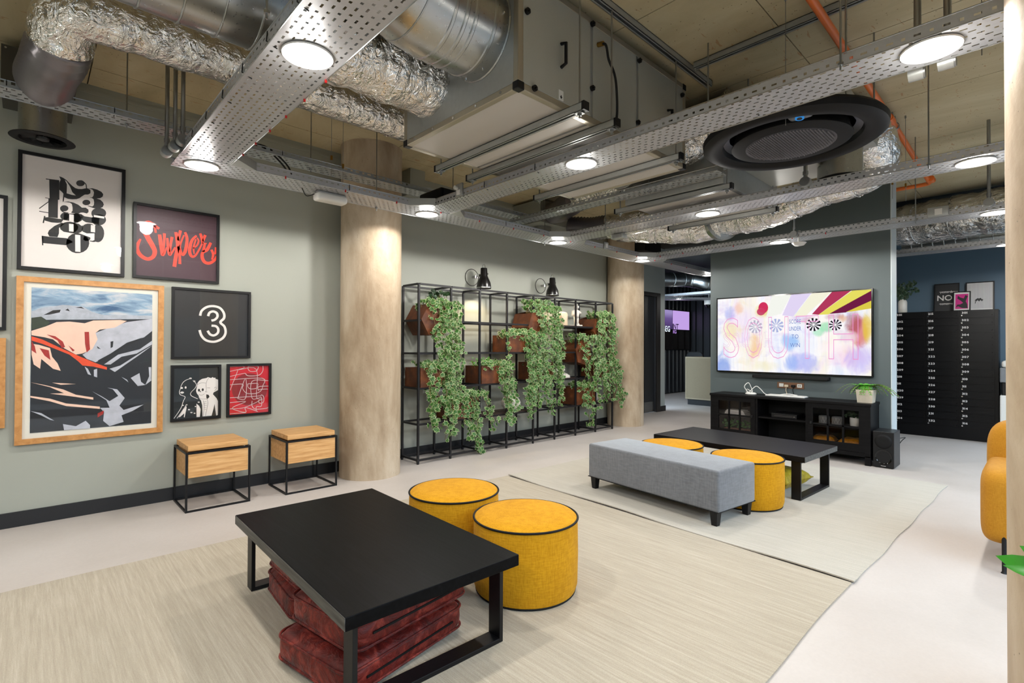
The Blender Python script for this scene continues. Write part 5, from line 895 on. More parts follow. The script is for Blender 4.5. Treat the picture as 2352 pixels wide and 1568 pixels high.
for cu, cv, rx, ry, col in ((.34, .85, .034, .075, 'D2345E'), (.325, .80, .03, .05, 'C8506E')): spoly('balloon', col, [(cu + rx * cos(a * pi / 9), cv + ry * sin(a * pi / 9)) for a in range(18)], 2)
for cu, cv, r, dk in ((.285, .60, .052, 'B9B6C8'), (.43, .61, .052, 'A9B4DE'), (.67, .61, .048, '1C1A22'), (.80, .60, .04, '241E2C')):
    b = MB(); wv = MB(); ry = r * W_ / H_
    for k in range(20):
        a0, a1 = k * pi / 10, (k + 1) * pi / 10; p = lambda r_, a: S(3)(cu + r_ * cos(a), cv + r_ * W_ / H_ * sin(a)); tgt = b if k % 2 else wv
        tgt.add([p(.15 * r, a0), p(.95 * r, a0), p(.95 * r, a1), p(.15 * r, a1)], [(0, 1, 2, 3)])
    d = b.build('dartboard', EM('screen_' + dk, dk), scr); wv.build('dartboard_light', EM('screen_F4F2F8', 'F4F2F8'), scr)
PINK = EM('screen_pink', 'F19BD2', 1.0); PK2 = EM('screen_pale_pink', 'E9BFE0', 1.0); BL2 = EM('screen_blue_text', '6C86C8', 1.0)
m = MB()
for ch, u, wd in (('S', .045, .12), ('O', .205, .13), ('U', .375, .135), ('T', .56, .14), ('H', .76, .17)):
    vs, fs, w_ = glyph(ch, .0, .006); h = .72; k = wd / w_
    m.add([S(4)(u + p[0] * k, .19 + p[1] / h * .56) for p in vs], fs)
m.build('large_outline_letters', PINK, scr)
m = MB()
for ch, u in (('S', .045), ('O', .115), ('U', .185), ('T', .27), ('H', .345)):
    vs, fs, w_ = glyph(ch, .0, .008); m.add([S(5)(u + p[0] * .055 / w_, .33 + p[1] / .72 * .2) for p in vs], fs)
m.build('small_outline_letters', PK2, scr)
for s, v in (('SCORE', .63), ('UNDER', .54), ('TO', .44), ('WIN', .33)): m = MB(); text(m, s, lambda u, w: S(5)(u, w), .075, .555, v, gap=.12, sx=.32 if len(s) == 5 else .42, align='C'); m.build('score_word', BL2, scr)
t = thing('soundbar', 'slim black soundbar fixed under the television', 'soundbar', (6.55, 2.12, .828)); MB().box(6.53, 1.706, .828, 6.598, 2.546, .866).build('body', BLKM, t, bevel=.008, seg=3); MB().box(6.527, 1.72, .832, 6.53, 2.53, .862).build('grille', BLK, t)
t = thing('socket_plate', 'brown wall socket plate with white switch and plugs above the black cabinet', 'socket', (6.59, 2.125, .713), group=None)
MB().box(6.592, 1.978, .713, 6.6, 2.274, .785).build('plate', M('bronze_plate', '7A5A45', .35, .5), t, bevel=.002); MB().box(6.586, 2.2, .73, 6.592, 2.25, .77).build('switch', WHITE, t, bevel=.002); MB().box(6.586, 2.0, .73, 6.592, 2.05, .77).build('usb_module', WHITE, t)
for y in (2.017, 2.034): MB().box(6.584, y - .004, .744, 6.586, y + .004, .756).build('usb_port', BLK, t)
for y, mt in ((2.165, M('cream_plug', 'B9A88E', .5)), (2.09, BLKM)):
    p = MB().box(6.565, y - .022, .728, 6.592, y + .022, .758).build('plug', mt, t, bevel=.006, seg=3); MB().tube(catmull([(6.575, y, .73), (6.57, y + .003, .69), (6.56, y - .01, .655), (6.5, y - .02, .64)], 5), .0035, 6).build('lead', mt, t, smooth=True)
# ------------------------------------------------------------ black media cabinet
X0, X1, Y0, Y1, ZT = 6.2, 6.575, 1.25, 2.92, .63
t = thing('media_cabinet', 'long black wooden television cabinet with two glazed doors', 'cabinet', (6.39, 2.085, 0))
MB().box(X0 - .012, Y0 - .008, ZT - .028, X1, Y1 + .008, ZT).build('top', BLKWX, t, bevel=.003)
for y0, y1 in ((Y0, Y0 + .03), (Y1 - .03, Y1), (1.82, 1.85), (2.36, 2.39)): MB().box(X0 + .012, y0, .095, X1, y1, ZT - .028).build('side_panel' if y0 in (Y0, Y1 - .03) else 'divider', BLKWX, t)
MB().box(X0 + .012, Y0, .09, X1, Y1, .115).build('bottom_panel', BLKWX, t); MB().box(X1 - .012, Y0, .115, X1, Y1, ZT - .028).build('back_panel', BLKM, t); MB().box(X0, Y0, .085, X0 + .015, Y1, .125).build('plinth_rail', BLKWX, t)
for x in (X0, X1 - .05):
    for y in (Y0, Y1 - .05): MB().box(x, y, 0, x + .05, y + .05, .095).build('leg', BLKWX, t, bevel=.002)
for y0, y1 in ((Y0, Y0 + .05), (Y1 - .05, Y1)): MB().box(X0, y0, .125, X0 + .015, y1, ZT - .028).build('corner_post', BLKWX, t)
for y0, y1, z in ((1.85, 2.36, .375), (Y0 + .03, 1.82, .345), (2.39, Y1 - .03, .345)): MB().box(X0 + .03, y0, z, X1 - .012, y1, z + .018).build('inner_shelf', BLKWX, t)
for y0, y1, kn in ((1.30, 1.825, 1.79), (2.385, 2.872, 2.415)):
    d = MB(); b = .05; z0, z1 = .128, ZT - .03; xa, xb = X0, X0 + .02
    d.box(xa, y0, z0, xb, y1, z0 + b + .03).box(xa, y0, z1 - b, xb, y1, z1).box(xa, y0, z0 + b + .03, xb, y0 + b, z1 - b).box(xa, y1 - b, z0 + b + .03, xb, y1, z1 - b)
    iy0, iy1, iz0, iz1 = y0 + b, y1 - b, z0 + b + .03, z1 - b
    d.box(xa + .002, iy0, (iz0 + iz1) / 2 - .009, xb - .002, iy1, (iz0 + iz1) / 2 + .009)
    for k in (1, 2): y = iy0 + (iy1 - iy0) * k / 3; d.box(xa + .002, y - .009, iz0, xb - .002, y + .009, iz1)
    o = d.build('door', BLKWX, t)
    for r_ in range(2):
        for k in range(3): ya = iy0 + (iy1 - iy0) * k / 3; yb = iy0 + (iy1 - iy0) * (k + 1) / 3; za = iz0 + (iz1 - iz0) * r_ / 2; zc = iz0 + (iz1 - iz0) * (r_ + 1) / 2; MB().quad((xa + .012, yb, za), (xa + .012, ya, za), (xa + .012, ya, zc), (xa + .012, yb, zc)).build('pane', GLASSD, o)
    MB().box(xa - .022, kn - .012, .375, xa, kn + .012, .40).build('knob', BLK, o, bevel=.003)
# in and on the cabinet
t = thing('media_player', 'black media player box on the open middle shelf of the cabinet', 'player', (6.38, 2.08, .393)); MB().box(6.25, 1.95, .395, 6.5, 2.22, .445).build('body', BLK, t, bevel=.003); MB().box(6.247, 1.96, .41, 6.25, 2.19, .425).build('front_strip', STEELP, t); MB().cyl((6.244, 1.975, .42), (6.25, 1.975, .42), .006, 12).build('button', CHROME, t)
for y, l in ((1.70, 'grey diamond-patterned pot behind the right cabinet door, left one'), (1.575, 'grey diamond-patterned pot behind the right cabinet door, right one')):
    q = thing('patterned_pot', l, 'pot', (6.33, y, .363), group='grey patterned pots in the cabinet'); MB().lathe([(0, .363), (.046, .363), (.05, .37), (.05, .455), (.045, .458), (.043, .45)], (6.33, y, 0), 32).build('body', M('pot_grey', '6E6C6A', .6), q, smooth=True)
    g = MB()
    for k in range(10):
        for s in (1, -1): g.tube([(6.33 + .0505 * cos(2 * pi * k / 10 + s * a * .2), y + .0505 * sin(2 * pi * k / 10 + s * a * .2), .37 + a * .02) for a in range(5)], .0015, 4)
    g.build('diamond_ribs', M('pot_rib', '9A9894', .6), q)
t = thing('white_pot_plant', 'small white pot with a green sprig behind the right cabinet door', 'plant', (6.33, 1.41, .363)); MB().lathe([(0, .363), (.03, .363), (.046, .38), (.05, .42), (.05, .465), (.044, .465), (.042, .44), (0, .44)], (6.33, 1.41, 0), 32).build('pot', WHITEC, t, smooth=True)
g = MB()
for k in range(60): a = RNG.uniform(0, 6.3); r = RNG.uniform(0, .09); leaf(g, (6.32 + r * cos(a) * .6, 1.42 + r * sin(a) * 1.3, .47 + RNG.uniform(0, .06)), .016, (-1, RNG.uniform(-.6, .6), RNG.uniform(0, .8)), RNG.uniform(-1, 1), False)
stuff(g.build('foliage', LEAFD, t))
for y, a in ((1.72, 8), (1.45, -5)): pillow('ochre pillow stored behind the lower panes of the right cabinet door, %s one' % ('left' if y > 1.6 else 'right'), 6.41, y, .118, .24, .12, a + 90, OCHV)
t = thing('potted_plant', 'leafy plant in a terracotta trough behind the left cabinet door', 'plant', (6.35, 2.62, .118)); MB().box(6.3, 2.45, .117, 6.42, 2.8, .2).build('trough', M('terracotta', '7A5240', .8, var=(30, .3)), t, bevel=.004)
g = MB()
for k in range(90): leaf(g, (6.34 + RNG.uniform(-.05, .05), 2.62 + RNG.uniform(-.2, .2), .22 + RNG.uniform(0, .09)), .022, (-1, RNG.uniform(-.6, .6), RNG.uniform(0, .8)), RNG.uniform(-1, 1), False)
stuff(g.build('foliage', LEAF, t))
for k, (w, h, c) in enumerate(((.26, .02, '8F8A80'), (.25, .018, '5A5650'), (.23, .016, 'A49C90'), (.2, .014, 'D8D2C8'))):
    z = .364 + sum((.02, .018, .016, .014)[:k]); q = thing('book', 'book lying flat in the left cabinet stack, %s' % ('at the bottom', 'second from the bottom', 'second from the top', 'on top, pale')[k], 'book', (6.37, 2.66, z), group='books behind the left cabinet door')
    MB().box(6.29, 2.66 - w / 2, z, 6.45, 2.66 + w / 2, z + .002).box(6.29, 2.66 - w / 2, z + h - .002, 6.45, 2.66 + w / 2, z + h).box(6.447, 2.66 - w / 2, z, 6.45, 2.66 + w / 2, z + h).build('cover', M('cover_' + c, c, .5), q); MB().box(6.293, 2.66 - w / 2 + .003, z + .002, 6.447, 2.66 + w / 2 - .003, z + h - .002).build('pages', PAPER, q)
t = thing('white_keyboard', 'flat white keyboard lying on top of the black cabinet', 'keyboard', (6.38, 2.1, .63)); MB().box(6.31, 1.89, .631, 6.45, 2.31, .646).build('body', M('alu_white', 'C9C9C6', .35), t, bevel=.005, seg=3)
g = MB()
for a in range(5):
    for b in range(18): g.box(6.32 + a * .025, 1.905 + b * .022, .646, 6.34 + a * .025, 1.923 + b * .022, .649)
stuff(g.build('keys', WHITE, t))
t = thing('white_cable_coil', 'tangle of white cable with a small hub on the cabinet top', 'cable', (6.4, 2.5, .63)); MB().lathe([(0, .631), (.06, .631), (.065, .64), (.05, .652), (0, .655)], (6.38, 2.5, 0), 24).build('hub', WHITE, t, smooth=True)
MB().tube(catmull([(6.38, 2.53, .65), (6.36, 2.57, .72), (6.38, 2.53, .77), (6.4, 2.5, .70), (6.39, 2.49, .66), (6.4, 2.55, .69), (6.42, 2.57, .66), (6.38, 2.52, .66), (6.4, 2.45, .73), (6.41, 2.4, .70), (6.4, 2.34, .645), (6.4, 2.25, .636), (6.41, 2.1, .66), (6.43, 2.0, .65)], 6), .0045, 6).build('cord', WHITE, t, smooth=True)
t = thing('planter_with_fern', 'square pale concrete pot with a bright green fern on the cabinet top', 'plant', (6.36, 1.33, .63))
MB().add([(6.29, 1.255, .631), (6.43, 1.255, .631), (6.43, 1.385, .631), (6.29, 1.385, .631), (6.28, 1.245, .765), (6.44, 1.245, .765), (6.44, 1.395, .765), (6.28, 1.395, .765), (6.29, 1.257, .765), (6.43, 1.257, .765), (6.43, 1.383, .765), (6.29, 1.383, .765), (6.295, 1.262, .745), (6.425, 1.262, .745), (6.425, 1.378, .745), (6.295, 1.378, .745)], [(0, 3, 2, 1), (0, 1, 5, 4), (1, 2, 6, 5), (2, 3, 7, 6), (3, 0, 4, 7), (4, 5, 9, 8), (5, 6, 10, 9), (6, 7, 11, 10), (7, 4, 8, 11), (8, 9, 13, 12), (9, 10, 14, 13), (10, 11, 15, 14), (11, 8, 12, 15)]).build('pot', mk_conc('pot_concrete', 'A09684', 'BDB3A0', 'CFC7B6'), t)
sbox(.12, .11, .05, 1, 1, 16, 8).xf(Matrix.Translation((6.36, 1.32, .755))).build('moss', MOSS, t, smooth=2)
g = MB(); stm = MB()
for k in range(26):
    a = RNG.uniform(0, 2 * pi); L = RNG.uniform(.16, .30); dx, dy = cos(a) * .45, sin(a); P = [Vector((6.36 + dx * L * s * .9, 1.32 + dy * L * s, .765 + L * (.8 * s - .8 * s * s) + .03 * s - .07 * s * s)) for s in [q / 12 for q in range(13)]]; stm.tube(P, .0018, 4)
    for q in range(2, 13):
        p = P[q]; d = (P[q] - P[q - 1]).normalized(); sd = d.cross(Vector((0, 0, 1))); sd = sd.normalized() if sd.length > .1 else Vector((1, 0, 0)); wl = .044 * (1 - (q / 13) ** 2) + .006
        for s in (-1, 1):
            for r_ in (0, .5): e = p - d * .01 * r_; b = e + sd * s * wl * (1 - .1 * r_) + d * .012; g.add([e, e.lerp(b, .5) + d * .007 + Vector((0, 0, .003)), b, e.lerp(b, .5) - d * .004], [(0, 1, 2, 3)])
stuff(g.build('fronds', FERN, t)); stm.build('stems', STEM, t)
t = thing('subwoofer', 'black floor loudspeaker with round cone and lower horn beside the cabinet', 'loudspeaker', (6.36, 1.15, 0)); sx = 6.21
MB().box(sx, 1.058, .008, 6.5, 1.232, .362).build('cabinet', M('speaker_vinyl', '17181A', .4), t, bevel=.003); MB().box(sx - .004, 1.06, .012, sx, 1.23, .358).build('front_baffle', BLK, t)
MB().lathe([(.0, -.006), (.05, -.01), (.066, -.007), (.07, -.003), (.072, 0)], (sx - .004, 1.145, .265), 32, 'X').build('woofer_grille', BLKM, t, smooth=True)
MB().lathe([(.068, -.003), (.06, .0), (.045, .02), (.03, .035), (0, .036)], (sx - .005, 1.145, .11), 32, 'X').lathe([(.068, -.003), (.073, -.004), (.074, 0)], (sx - .005, 1.145, .11), 32, 'X').build('horn', BLKG, t, smooth=True); MB().box(sx - .006, 1.125, .02, sx - .004, 1.165, .024).build('badge', CHROME, t)
for y in (1.075, 1.215):
    for x in (6.23, 6.48): MB().cyl((x, y, 0), (x, y, .01), .01, 10).build('foot', RUBBER, t)
tag(MB().tube(catmull([(6.5, 1.12, .25), (6.7, 1.05, .26), (6.85, 1.1, .2), (6.9, 1.2, .05), (6.95, 1.3, .01)], 6), .004, 6).build('power_lead', RUBBER, smooth=True), 'black lead looping behind the floor loudspeaker', 'cable')
# ------------------------------------------------------------ mailboxes
mx, cols = 8.9, ((1.168, 1.512), (.822, 1.166), (.476, .82)); mz0, mz1 = .155, 1.70
t = thing('mailbox_bank', 'tall black bank of numbered mailboxes in three columns against the dark blue wall', 'mailboxes', (9.05, 1.0, 0))
MB().box(mx + .004, .47, .0, mx + .3, 1.52, mz1).build('carcass', BOXBLK, t); MB().box(mx - .002, .44, 0, mx + .3, .47, mz1).build('end_panel', BOXBLK, t); MB().box(mx + .002, .44, 0, mx + .006, 1.52, mz0 - .003).build('plinth', BOXBLK, t)
NUM = (['201', '202', '203', '204', '205', '206', '207', '208', '209', '210', '211', '220', '229', '212', '213', '214'], ['215', '216', '217', '218', '219', '221', '222', '223', '224', '225', '226', '227', '228', '230', '231', '232'], [str(301 + k) for k in range(16)])
dz = (mz1 - mz0) / 16; mesh_cache = {}
for c, (y0, y1) in enumerate(cols):
    for k in range(16):
        z1 = mz1 - k * dz; z0 = z1 - dz
        d = MB().frame(y0 + .003, z0 + .003, y1 - .003, z1 - .003, .012, lambda u, v, q: (mx + .004 - .01 * q, u, v)).box(mx - .002, y0 + .015, z0 + .015, mx + .004, y1 - .06, z0 + dz * .52).box(mx, y0 + .012, z0 + .012, mx + .004, y1 - .012, z1 - .012).build('mailbox_door', BOXBLK, t, fix=True)
        m = MB(); text(m, NUM[c][k], lambda u, v: (mx - .0012, y1 - .03 - u, z0 + .052 + v), .036, 0, 0, bold=.03, gap=.12, sx=1.15); m.build('number', PW, d)
        MB().cyl((mx - .006, y1 - .03, z0 + .028), (mx, y1 - .03, z0 + .028), .0085, 12).build('lock', CHROME, d); MB().cyl((mx - .002, y0 + .022, z0 + .028), (mx, y0 + .022, z0 + .028), .003, 6).build('door_screw', CHROME, d)
t = thing('white_vase', 'white ceramic vase of grey-green foliage on top of the mailboxes', 'vase', (9.0, 1.43, mz1)); MB().lathe([(0, 0), (.045, .001), (.052, .015), (.052, .15), (.042, .175), (.03, .18), (.03, .19), (.025, .19), (.025, .17), (0, .16)], (9.0, 1.43, mz1), 28).build('body', WHITEC, t, smooth=True)
g = MB(); st = MB()
for k in range(9):
    e = Vector((9.0 + RNG.uniform(-.08, .08), 1.42 + RNG.uniform(-.18, .12), mz1 + RNG.uniform(.32, .44))); P = catmull([(9.0, 1.43, mz1 + .17), (9.0 + RNG.uniform(-.03, .03), 1.43 + RNG.uniform(-.04, .04), mz1 + .26), e], 6); st.tube(P, .002, 4)
    for p in P[3:]:
        for _ in range(3): leaf(g, p + Vector([RNG.uniform(-.03, .03) for _ in range(3)]), RNG.uniform(.022, .034), (-1, RNG.uniform(-.7, .7), RNG.uniform(-.2, .6)), RNG.uniform(-2.5, 2.5), False)
stuff(g.build('foliage', EUC, t)); st.build('stems', STEM, t)
def small_pic(lab, y0, y1, z1, x, fm, bg, fw=.014):
    q = thing('framed_print', lab, 'picture', (x, (y0 + y1) / 2, mz1)); z0 = mz1 + .001; lean = .05
    f = lambda u, v, d: (x + lean * (v - z0) / (z1 - z0) - .018 * d, u, v)
    MB().frame(y0, z0, y1, z1, fw, f).build('frame', fm, q, fix=True); MB().quad(f(y1 - fw, z0 + fw, .5), f(y0 + fw, z0 + fw, .5), f(y0 + fw, z1 - fw, .5), f(y1 - fw, z1 - fw, .5)).build('print', bg, q); return q, f
q, f = small_pic('leaning black print with the word NOW in white, behind the pink print on the mailboxes', .838, 1.105, 2.095, 9.16, BLK, M('print_soft_black', '17181A', .5))
m = MB(); g_ = lambda u, v: f(1.07 - u, v, .55)
text(m, 'NOW', g_, .105, .0, 1.86, bold=.015, gap=.08); text(m, 'yesterday', g_, .045, .03, 1.965, gap=.05, sx=.9); text(m, 'tomorrow', g_, .045, .03, 1.80, gap=.05, sx=.9); m.box(0, 0, 0, 0, 0, 0); m.v = m.v[:-8]; m.f = m.f[:-6]; m.mi = m.mi[:-6]; m.build('lettering', PW, q)
for a, b, w in ((.02, 1.977, .21), (.02, 1.812, .2)): m = MB(); m.ngon([g_(a, b), g_(a + w, b), g_(a + w, b + .004), g_(a, b + .004)]); m.build('strike_line', PW, q)
q, f = small_pic('leaning striped black and white print with a small figure, right one on the mailboxes', .49, .775, 2.09, 9.16, BLK, PW)
m = MB()
for k in range(19): y = .51 + k * .0133; m.ngon([f(y, 1.73, .55), f(y + .005, 1.73, .55), f(y + .005, 2.07, .55), f(y, 2.07, .55)])
m.build('stripes', M('print_grey', '8A8C92', .5), q)
m = MB().ngon([f(.6 + .04 + .042 * cos(a * pi / 8) , 1.835 + .035 * max(0, sin(a * pi / 8)) + .008 * sin(a * 3), .6) for a in range(17)]); m.ngon([f(y, z, .6) for y, z in ((.665, 1.84), (.675, 1.8), (.68, 1.8), (.675, 1.845))]); m.build('umbrella_figure', PK, q)
q, f = small_pic('small leaning print with a black shape on magenta in a white mount on the mailboxes', .715, .895, 1.965, 9.06, BLK, PW, .012)
MB().ngon([f(y, z, .55) for y, z in ((.87, 1.73), (.74, 1.73), (.74, 1.93), (.87, 1.93))]).build('magenta_ground', M('magenta_print', 'C8167E', .5), q)
MB().ngon([f(y, z, .6) for y, z in ((.865, 1.75), (.84, 1.765), (.80, 1.74), (.745, 1.735), (.75, 1.79), (.765, 1.83), (.745, 1.90), (.77, 1.915), (.785, 1.87), (.82, 1.885), (.845, 1.91), (.85, 1.87), (.815, 1.84), (.79, 1.81), (.82, 1.79), (.85, 1.79))]).build('black_shape', PK, q)
t = thing('printer', 'tall white office printer with a dark middle at the far right, partly behind the column', 'printer', (8.95, .2, 0)); MB().box(8.75, .0, .02, 9.2, .425, .62).build('paper_trays', WHITE, t, bevel=.01); MB().box(8.78, .02, .62, 9.2, .41, .78).build('output_slot', BLK, t, bevel=.01); MB().box(8.75, .0, .78, 9.2, .425, .96).build('scanner', M('printer_grey', '6E7276', .4), t, bevel=.01); MB().box(8.77, .02, .96, 9.18, .41, 1.05).build('document_feeder', WHITE, t, bevel=.03, seg=3)
# ------------------------------------------------------------ amber armchair behind the right column
t = thing('armchair', 'rounded amber fabric armchair with thin black legs, half hidden by the right column', 'armchair', (4.15, -.2, 0))
def rbox(x0, y0, z0, x1, y1, z1, e=.45): return sbox(x1 - x0, y1 - y0, z1 - z0, e, e * 1.3, 48, 28, 0, ez=e * 1.2).xf(Matrix.Translation(((x0 + x1) / 2, (y0 + y1) / 2, (z0 + z1) / 2)))
rbox(3.78, -.02, .13, 4.5, .275, .54, .3).build('arm', AMBER, t, smooth=2); rbox(3.78, -.68, .13, 4.5, -.39, .54, .3).build('arm', AMBER, t, smooth=2); rbox(4.28, -.66, .16, 4.62, .275, .765, .32).build('backrest', AMBER, t, smooth=2)
rbox(3.79, -.45, .14, 4.4, .05, .40, .3).build('seat', AMBER, t, smooth=2)
for k in range(6): rbox(4.16, .10 - k * .12 - .12, .36, 4.34, .115 - k * .12, .60, .55).build('tufted_channel', AMBER, t, smooth=2)
for x, y in ((3.80, .17), (3.80, -.57), (4.45, .17), (4.45, -.57)): MB().tube([(x, y, .2), (x - .01, y, .01), (x - .01, y, .0)], [.011, .010, .015], 12).build('leg', BLK, t, smooth=True)
# ------------------------------------------------------------ leafy plant in front of the right column
t = thing('floor_plant', 'glossy green plant at the right edge, its leaf tips crossing the column', 'plant', (1.45, -.25, 0))
MB().lathe([(0, 0), (.14, 0), (.17, .3), (.16, .3), (.15, .26), (0, .26)], (1.45, -.25, 0), 32).build('pot', WHITEC, t, smooth=True); MB().lathe([(0, .27), (.15, .265)], (1.45, -.25, 0), 24).build('soil', SOIL, t)
def blade(m, base, tip, w, up=(-.75, -.1, .6)):
    base, tip = Vector(base), Vector(tip); d = tip - base; s = d.cross(Vector(up)).normalized(); n = s.cross(d).normalized(); L = []; Rr = []; Cc = []
    for k in range(9):
        q = k / 8; hw = w * (sin(pi * min(1, q * .92 + .06)) ** .8) * (1 if k < 8 else 0); c = base + d * q - n * .03 * q * q; L.append(c + s * hw + n * .15 * hw); Cc.append(c); Rr.append(c - s * hw + n * .15 * hw)
    m.add(L + Cc + Rr, [(k, k + 1, 10 + k, 9 + k) for k in range(8)] + [(9 + k, 10 + k, 19 + k, 18 + k) for k in range(8)])
PL = M('glossy_leaf', '2E7A1E', .25, var=(14, .3)); m = MB()
HUB = Vector((1.56, -.10, .70)); MB().tube(catmull([(1.45, -.25, .26), (1.48, -.2, .5), HUB], 5), .006, 8).tube(catmull([(1.45, -.25, .26), (1.4, -.3, .6), (1.38, -.36, .95)], 5), .006, 8).build('stem', STEM, t, smooth=True)
for tip, w in (((1.60, .088, .742), .03), ((1.56, .07, .735), .018), ((1.60, .045, .775), .03), ((1.60, .02, .705), .028), ((1.62, -.02, .80), .014), ((1.6, -.03, .665), .013), ((1.66, -.09, .69), .014)):
    o = MB(); blade(o, HUB, tip, w); o.build('leaf', PL, t, smooth=2)
for k in range(9): a = k * .7; o = MB(); blade(o, (1.38, -.36, .95), (1.38 + .16 * cos(a), -.36 - abs(.16 * sin(a)), .98 + .06 * sin(k)), .02); o.build('leaf', PL, t, smooth=2)
# ------------------------------------------------------------ reception
t = thing('reception_desk', 'reception desk with a pale pinboard front seen through the opening', 'desk', (10.35, 4.8, 0))
MB().box(10.03, 3.6, .12, 10.08, 5.27, 1.0).build('front_panel', M('pinboard', '6B604A', .8, bump=(200, .2), var=(60, .15)), t); MB().frame(3.6, .12, 5.27, 1.0, .025, lambda u, v, d: (10.03 - .006 * d, u, v)).build('edge_trim', M('pinboard_edge', '7C7058', .7), t, fix=True)
MB().box(10.07, 3.6, 0, 10.1, 5.24, .12).build('plinth', BLKM, t); MB().box(10.08, 3.6, .70, 10.75, 5.27, .74).build('worktop', M('desk_dark', '2A2623', .5), t); MB().box(10.08, 5.24, .12, 10.75, 5.27, 1.0).build('side_panel', M('desk_side', '8A7A60', .8), t)
t = thing('office_chair', 'black office chair half hidden behind the reception desk', 'chair', (11.0, 5.45, 0))
for k in range(5): a = k * 2 * pi / 5 + .3; MB().cyl((11.0, 5.45, .07), (11.0 + .27 * cos(a), 5.45 + .27 * sin(a), .06), .018, 8).build('base_arm', BLK, t, smooth=True); MB().lathe([(0, -.012), (.025, -.01), (.025, .01), (0, .012)], (11.0 + .27 * cos(a), 5.45 + .27 * sin(a), .027), 12, 'X').build('castor', BLK, t, smooth=True)
MB().cyl((11.0, 5.45, .07), (11.0, 5.45, .44), .025, 12).build('gas_lift', BLK, t, smooth=True); sbox(.46, .46, .09, .4, .35).xf(Matrix.Translation((11, 5.45, .48))).build('seat', BLKM, t, smooth=2); sbox(.06, .42, .5, .4, .35).xf(Matrix.Translation((10.8, 5.45, .85))).build('backrest', BLKM, t, smooth=2)
# seated person: one continuous skinned body
px, py = 11.02, 5.03
per = thing('person', 'seated person with short dark hair and black top, head just above the desk', 'person', (px, py, 0))
J = [((0, 0, .50), .15), ((.0, 0, .66), .125), ((-.03, 0, .82), .135), ((-.06, 0, .95), .11), ((-.09, 0, 1.0), .055), ((-.11, -.0, 1.035), .055), ((-.13, -.0, 1.10), .082), ((-.13, 0, 1.16), .08),
     ((-.06, .17, .93), .055), ((-.12, .24, .74), .045), ((-.30, .16, .77), .036), ((-.37, .14, .77), .03), ((-.06, -.17, .93), .055), ((-.12, -.24, .74), .045), ((-.30, -.16, .77), .036), ((-.37, -.14, .77), .03),
     ((-.02, .10, .50), .09), ((-.42, .11, .52), .065), ((-.40, .11, .10), .045), ((-.5, .11, .05), .04), ((-.02, -.10, .50), .09), ((-.42, -.11, .52), .065), ((-.40, -.11, .10), .045), ((-.5, -.11, .05), .04)]
E_ = [(0, 1), (1, 2), (2, 3), (3, 4), (4, 5), (5, 6), (6, 7), (3, 8), (8, 9), (9, 10), (10, 11), (3, 12), (12, 13), (13, 14), (14, 15), (0, 16), (16, 17), (17, 18), (18, 19), (0, 20), (20, 21), (21, 22), (22, 23)]
for s, b in ((1, 11), (-1, 15)):       # fingers
    bx = J[b][0]
    for k, (dy, L) in enumerate(((.022, .06), (.008, .07), (-.006, .068), (-.02, .055))):
        i = len(J); J.append(((bx[0] - .045, bx[1] + s * dy, bx[2]), .011)); J.append(((bx[0] - .045 - L * .6, bx[1] + s * dy * 1.2, bx[2] - .005), .009)); J.append(((bx[0] - .045 - L, bx[1] + s * dy * 1.2, bx[2] - .02), .008)); E_ += [(b, i), (i, i + 1), (i + 1, i + 2)]
    i = len(J); J.append(((bx[0] - .02, bx[1] - s * .035, bx[2] - .005), .011)); J.append(((bx[0] - .06, bx[1] - s * .045, bx[2] - .012), .009)); E_ += [(b, i), (i, i + 1)]
me = bpy.data.meshes.new('body'); me.from_pydata([p for p, r in J], E_, []); bo = bpy.data.objects.new('body', me); bo.parent = per; COL.objects.link(bo)
sk = bo.modifiers.new('skin', 'SKIN'); sk.use_smooth_shade = True
for v, (p, r) in zip(me.skin_vertices[0].data, J): v.radius = (r, r)
me.skin_vertices[0].data[0].use_root = True
ss = bo.modifiers.new('sub', 'SUBSURF'); ss.levels = 1; ss.render_levels = 2
SKIN = M('skin', '9A5A40', .5); me.materials.append(SKIN)
MB().lathe([(.088, -.02), (.093, .03), (.08, .08), (.045, .115), (0, .125)], (px - .118, py, 1.10), 24).build('hair', M('dark_hair', '15100E', .5, bump=(90, .4)), per, smooth=True)
for s in (-1, 1): sbox(.03, .018, .055, .8, .8, 12, 8).xf(Matrix.Translation((px - .12, py + s * .092, 1.10))).build('ear', SKIN, per, smooth=2)
MB().tube([(px + .0, py, .5), (px - .03, py, .8), (px - .06, py, .93), (px - .085, py, .985)], [.18, .165, .14, .065], 24).build('top', M('black_cloth', '0E0E10', .8), per, smooth=True)
for s in (-1, 1): MB().tube([(px - .06, py + s * .10, .93), (px - .07, py + s * .19, .90), (px - .12, py + s * .24, .74), (px - .28, py + s * .17, .77)], [.075, .07, .056, .045], 14).build('sleeve', MATS['black_cloth'], per, smooth=True); MB().tube([(px - .218, py + s * .034, 1.115), (px - .212, py + s * .034, 1.115)], .009, 10).build('eye', BLK, per)
MB().tube([(px - .2, py, 1.11), (px - .222, py, 1.085), (px - .2, py, 1.078)], [.008, .014, .008], 8).build('nose', SKIN, per, smooth=2); MB().box(px - .208, py - .022, 1.05, px - .2, py + .022, 1.056).build('mouth', M('lip', '6A3028', .5), per)
t = thing('video_wall', 'video wall of four screens, upper ones purple with white and dark letters, in the reception', 'screens', (12.5, 6.74, 1.14)); vy = 6.72
PUR = EM('screen_lilac', 'C3A2E6', 1.0)
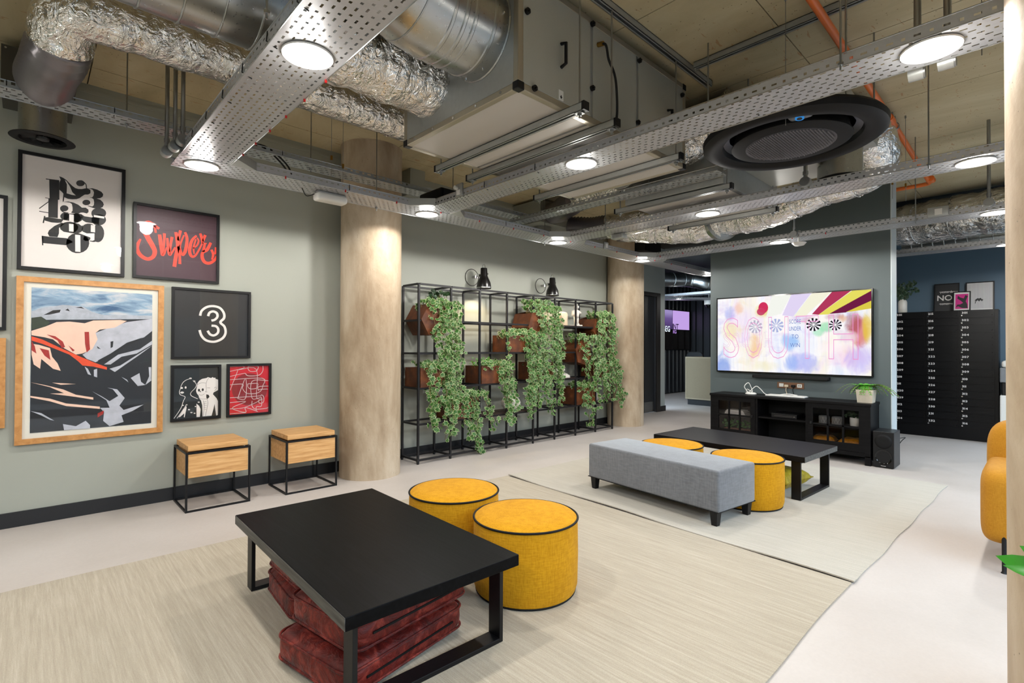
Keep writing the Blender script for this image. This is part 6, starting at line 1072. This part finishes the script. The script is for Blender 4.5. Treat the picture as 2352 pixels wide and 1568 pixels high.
MB().box(11.0, vy, 1.12, 13.0, 6.755, 2.18).build('casing', BLK, t)
def mk_grad():
    m = NT('screen_lilac_dark'); tc = m.n('ShaderNodeTexCoord'); s = m.n('ShaderNodeSeparateXYZ'); m.l(tc.outputs['Object'], s.inputs[0]); e = m.n('ShaderNodeEmission'); m.l(m.ramp(m.math('ADD', m.math('MULTIPLY', s.outputs[2], 1.0), -.5), [(.0, '3C2A55'), (.3, '6A5490'), (.45, '9A8CC0')]), e.inputs[0]); m.l(e.outputs[0], m.o.inputs[0]); return m.m
for x0, x1, z0, z1, mt in ((12.115, 12.985, 1.665, 2.155, PUR), (11.02, 12.09, 1.665, 2.155, mk_grad()), (12.115, 12.985, 1.14, 1.64, M('screen_off', '1C1715', .12)), (11.02, 12.09, 1.14, 1.64, M('screen_off', '1C1715', .12))): MB().box(x0, vy - .006, z0, x1, vy, z1).build('screen', mt, t)
m = MB(); text(m, 'BEG', lambda u, v: (11.62 + u, vy - .008, 1.60 + v), .2, 0, 0, bold=.02, gap=.06); m.build('white_letters', EM('screen_white', 'E8F4FF', 1.0), t)
m = MB(); text(m, 'INT', lambda u, v: (12.1 + u, vy - .0085, 1.67 + v), .2, 0, 0, bold=.02, gap=.06); m.build('dark_letters', EM('screen_dark_purple', '2A1C40', 1.0), t)
m = MB(); text(m, 'IG', lambda u, v: (12.12 + u, vy - .008, 1.56 + v * .6), .2, 0, 0, bold=.02, gap=.06); m.build('lilac_letters', EM('screen_lilac2', 'B48ADC', 1.0), t)
t = thing('security_camera', 'white dome security camera hanging in the reception ceiling', 'camera', (11.6, 5.5, 2.2)); MB().cyl((11.6, 5.5, 2.3), (11.6, 5.5, CZ), .02, 12).build('drop_pole', WHITE, t, smooth=True); MB().cyl((11.6, 5.5, 2.2), (11.6, 5.5, 2.33), .11, 28).build('housing', WHITE, t, bevel=.015, seg=3); MB().lathe([(0, 2.12), (.04, 2.13), (.075, 2.165), (.085, 2.2)], (11.6, 5.5, 0), 24).build('dome', BLKG, t, smooth=True)
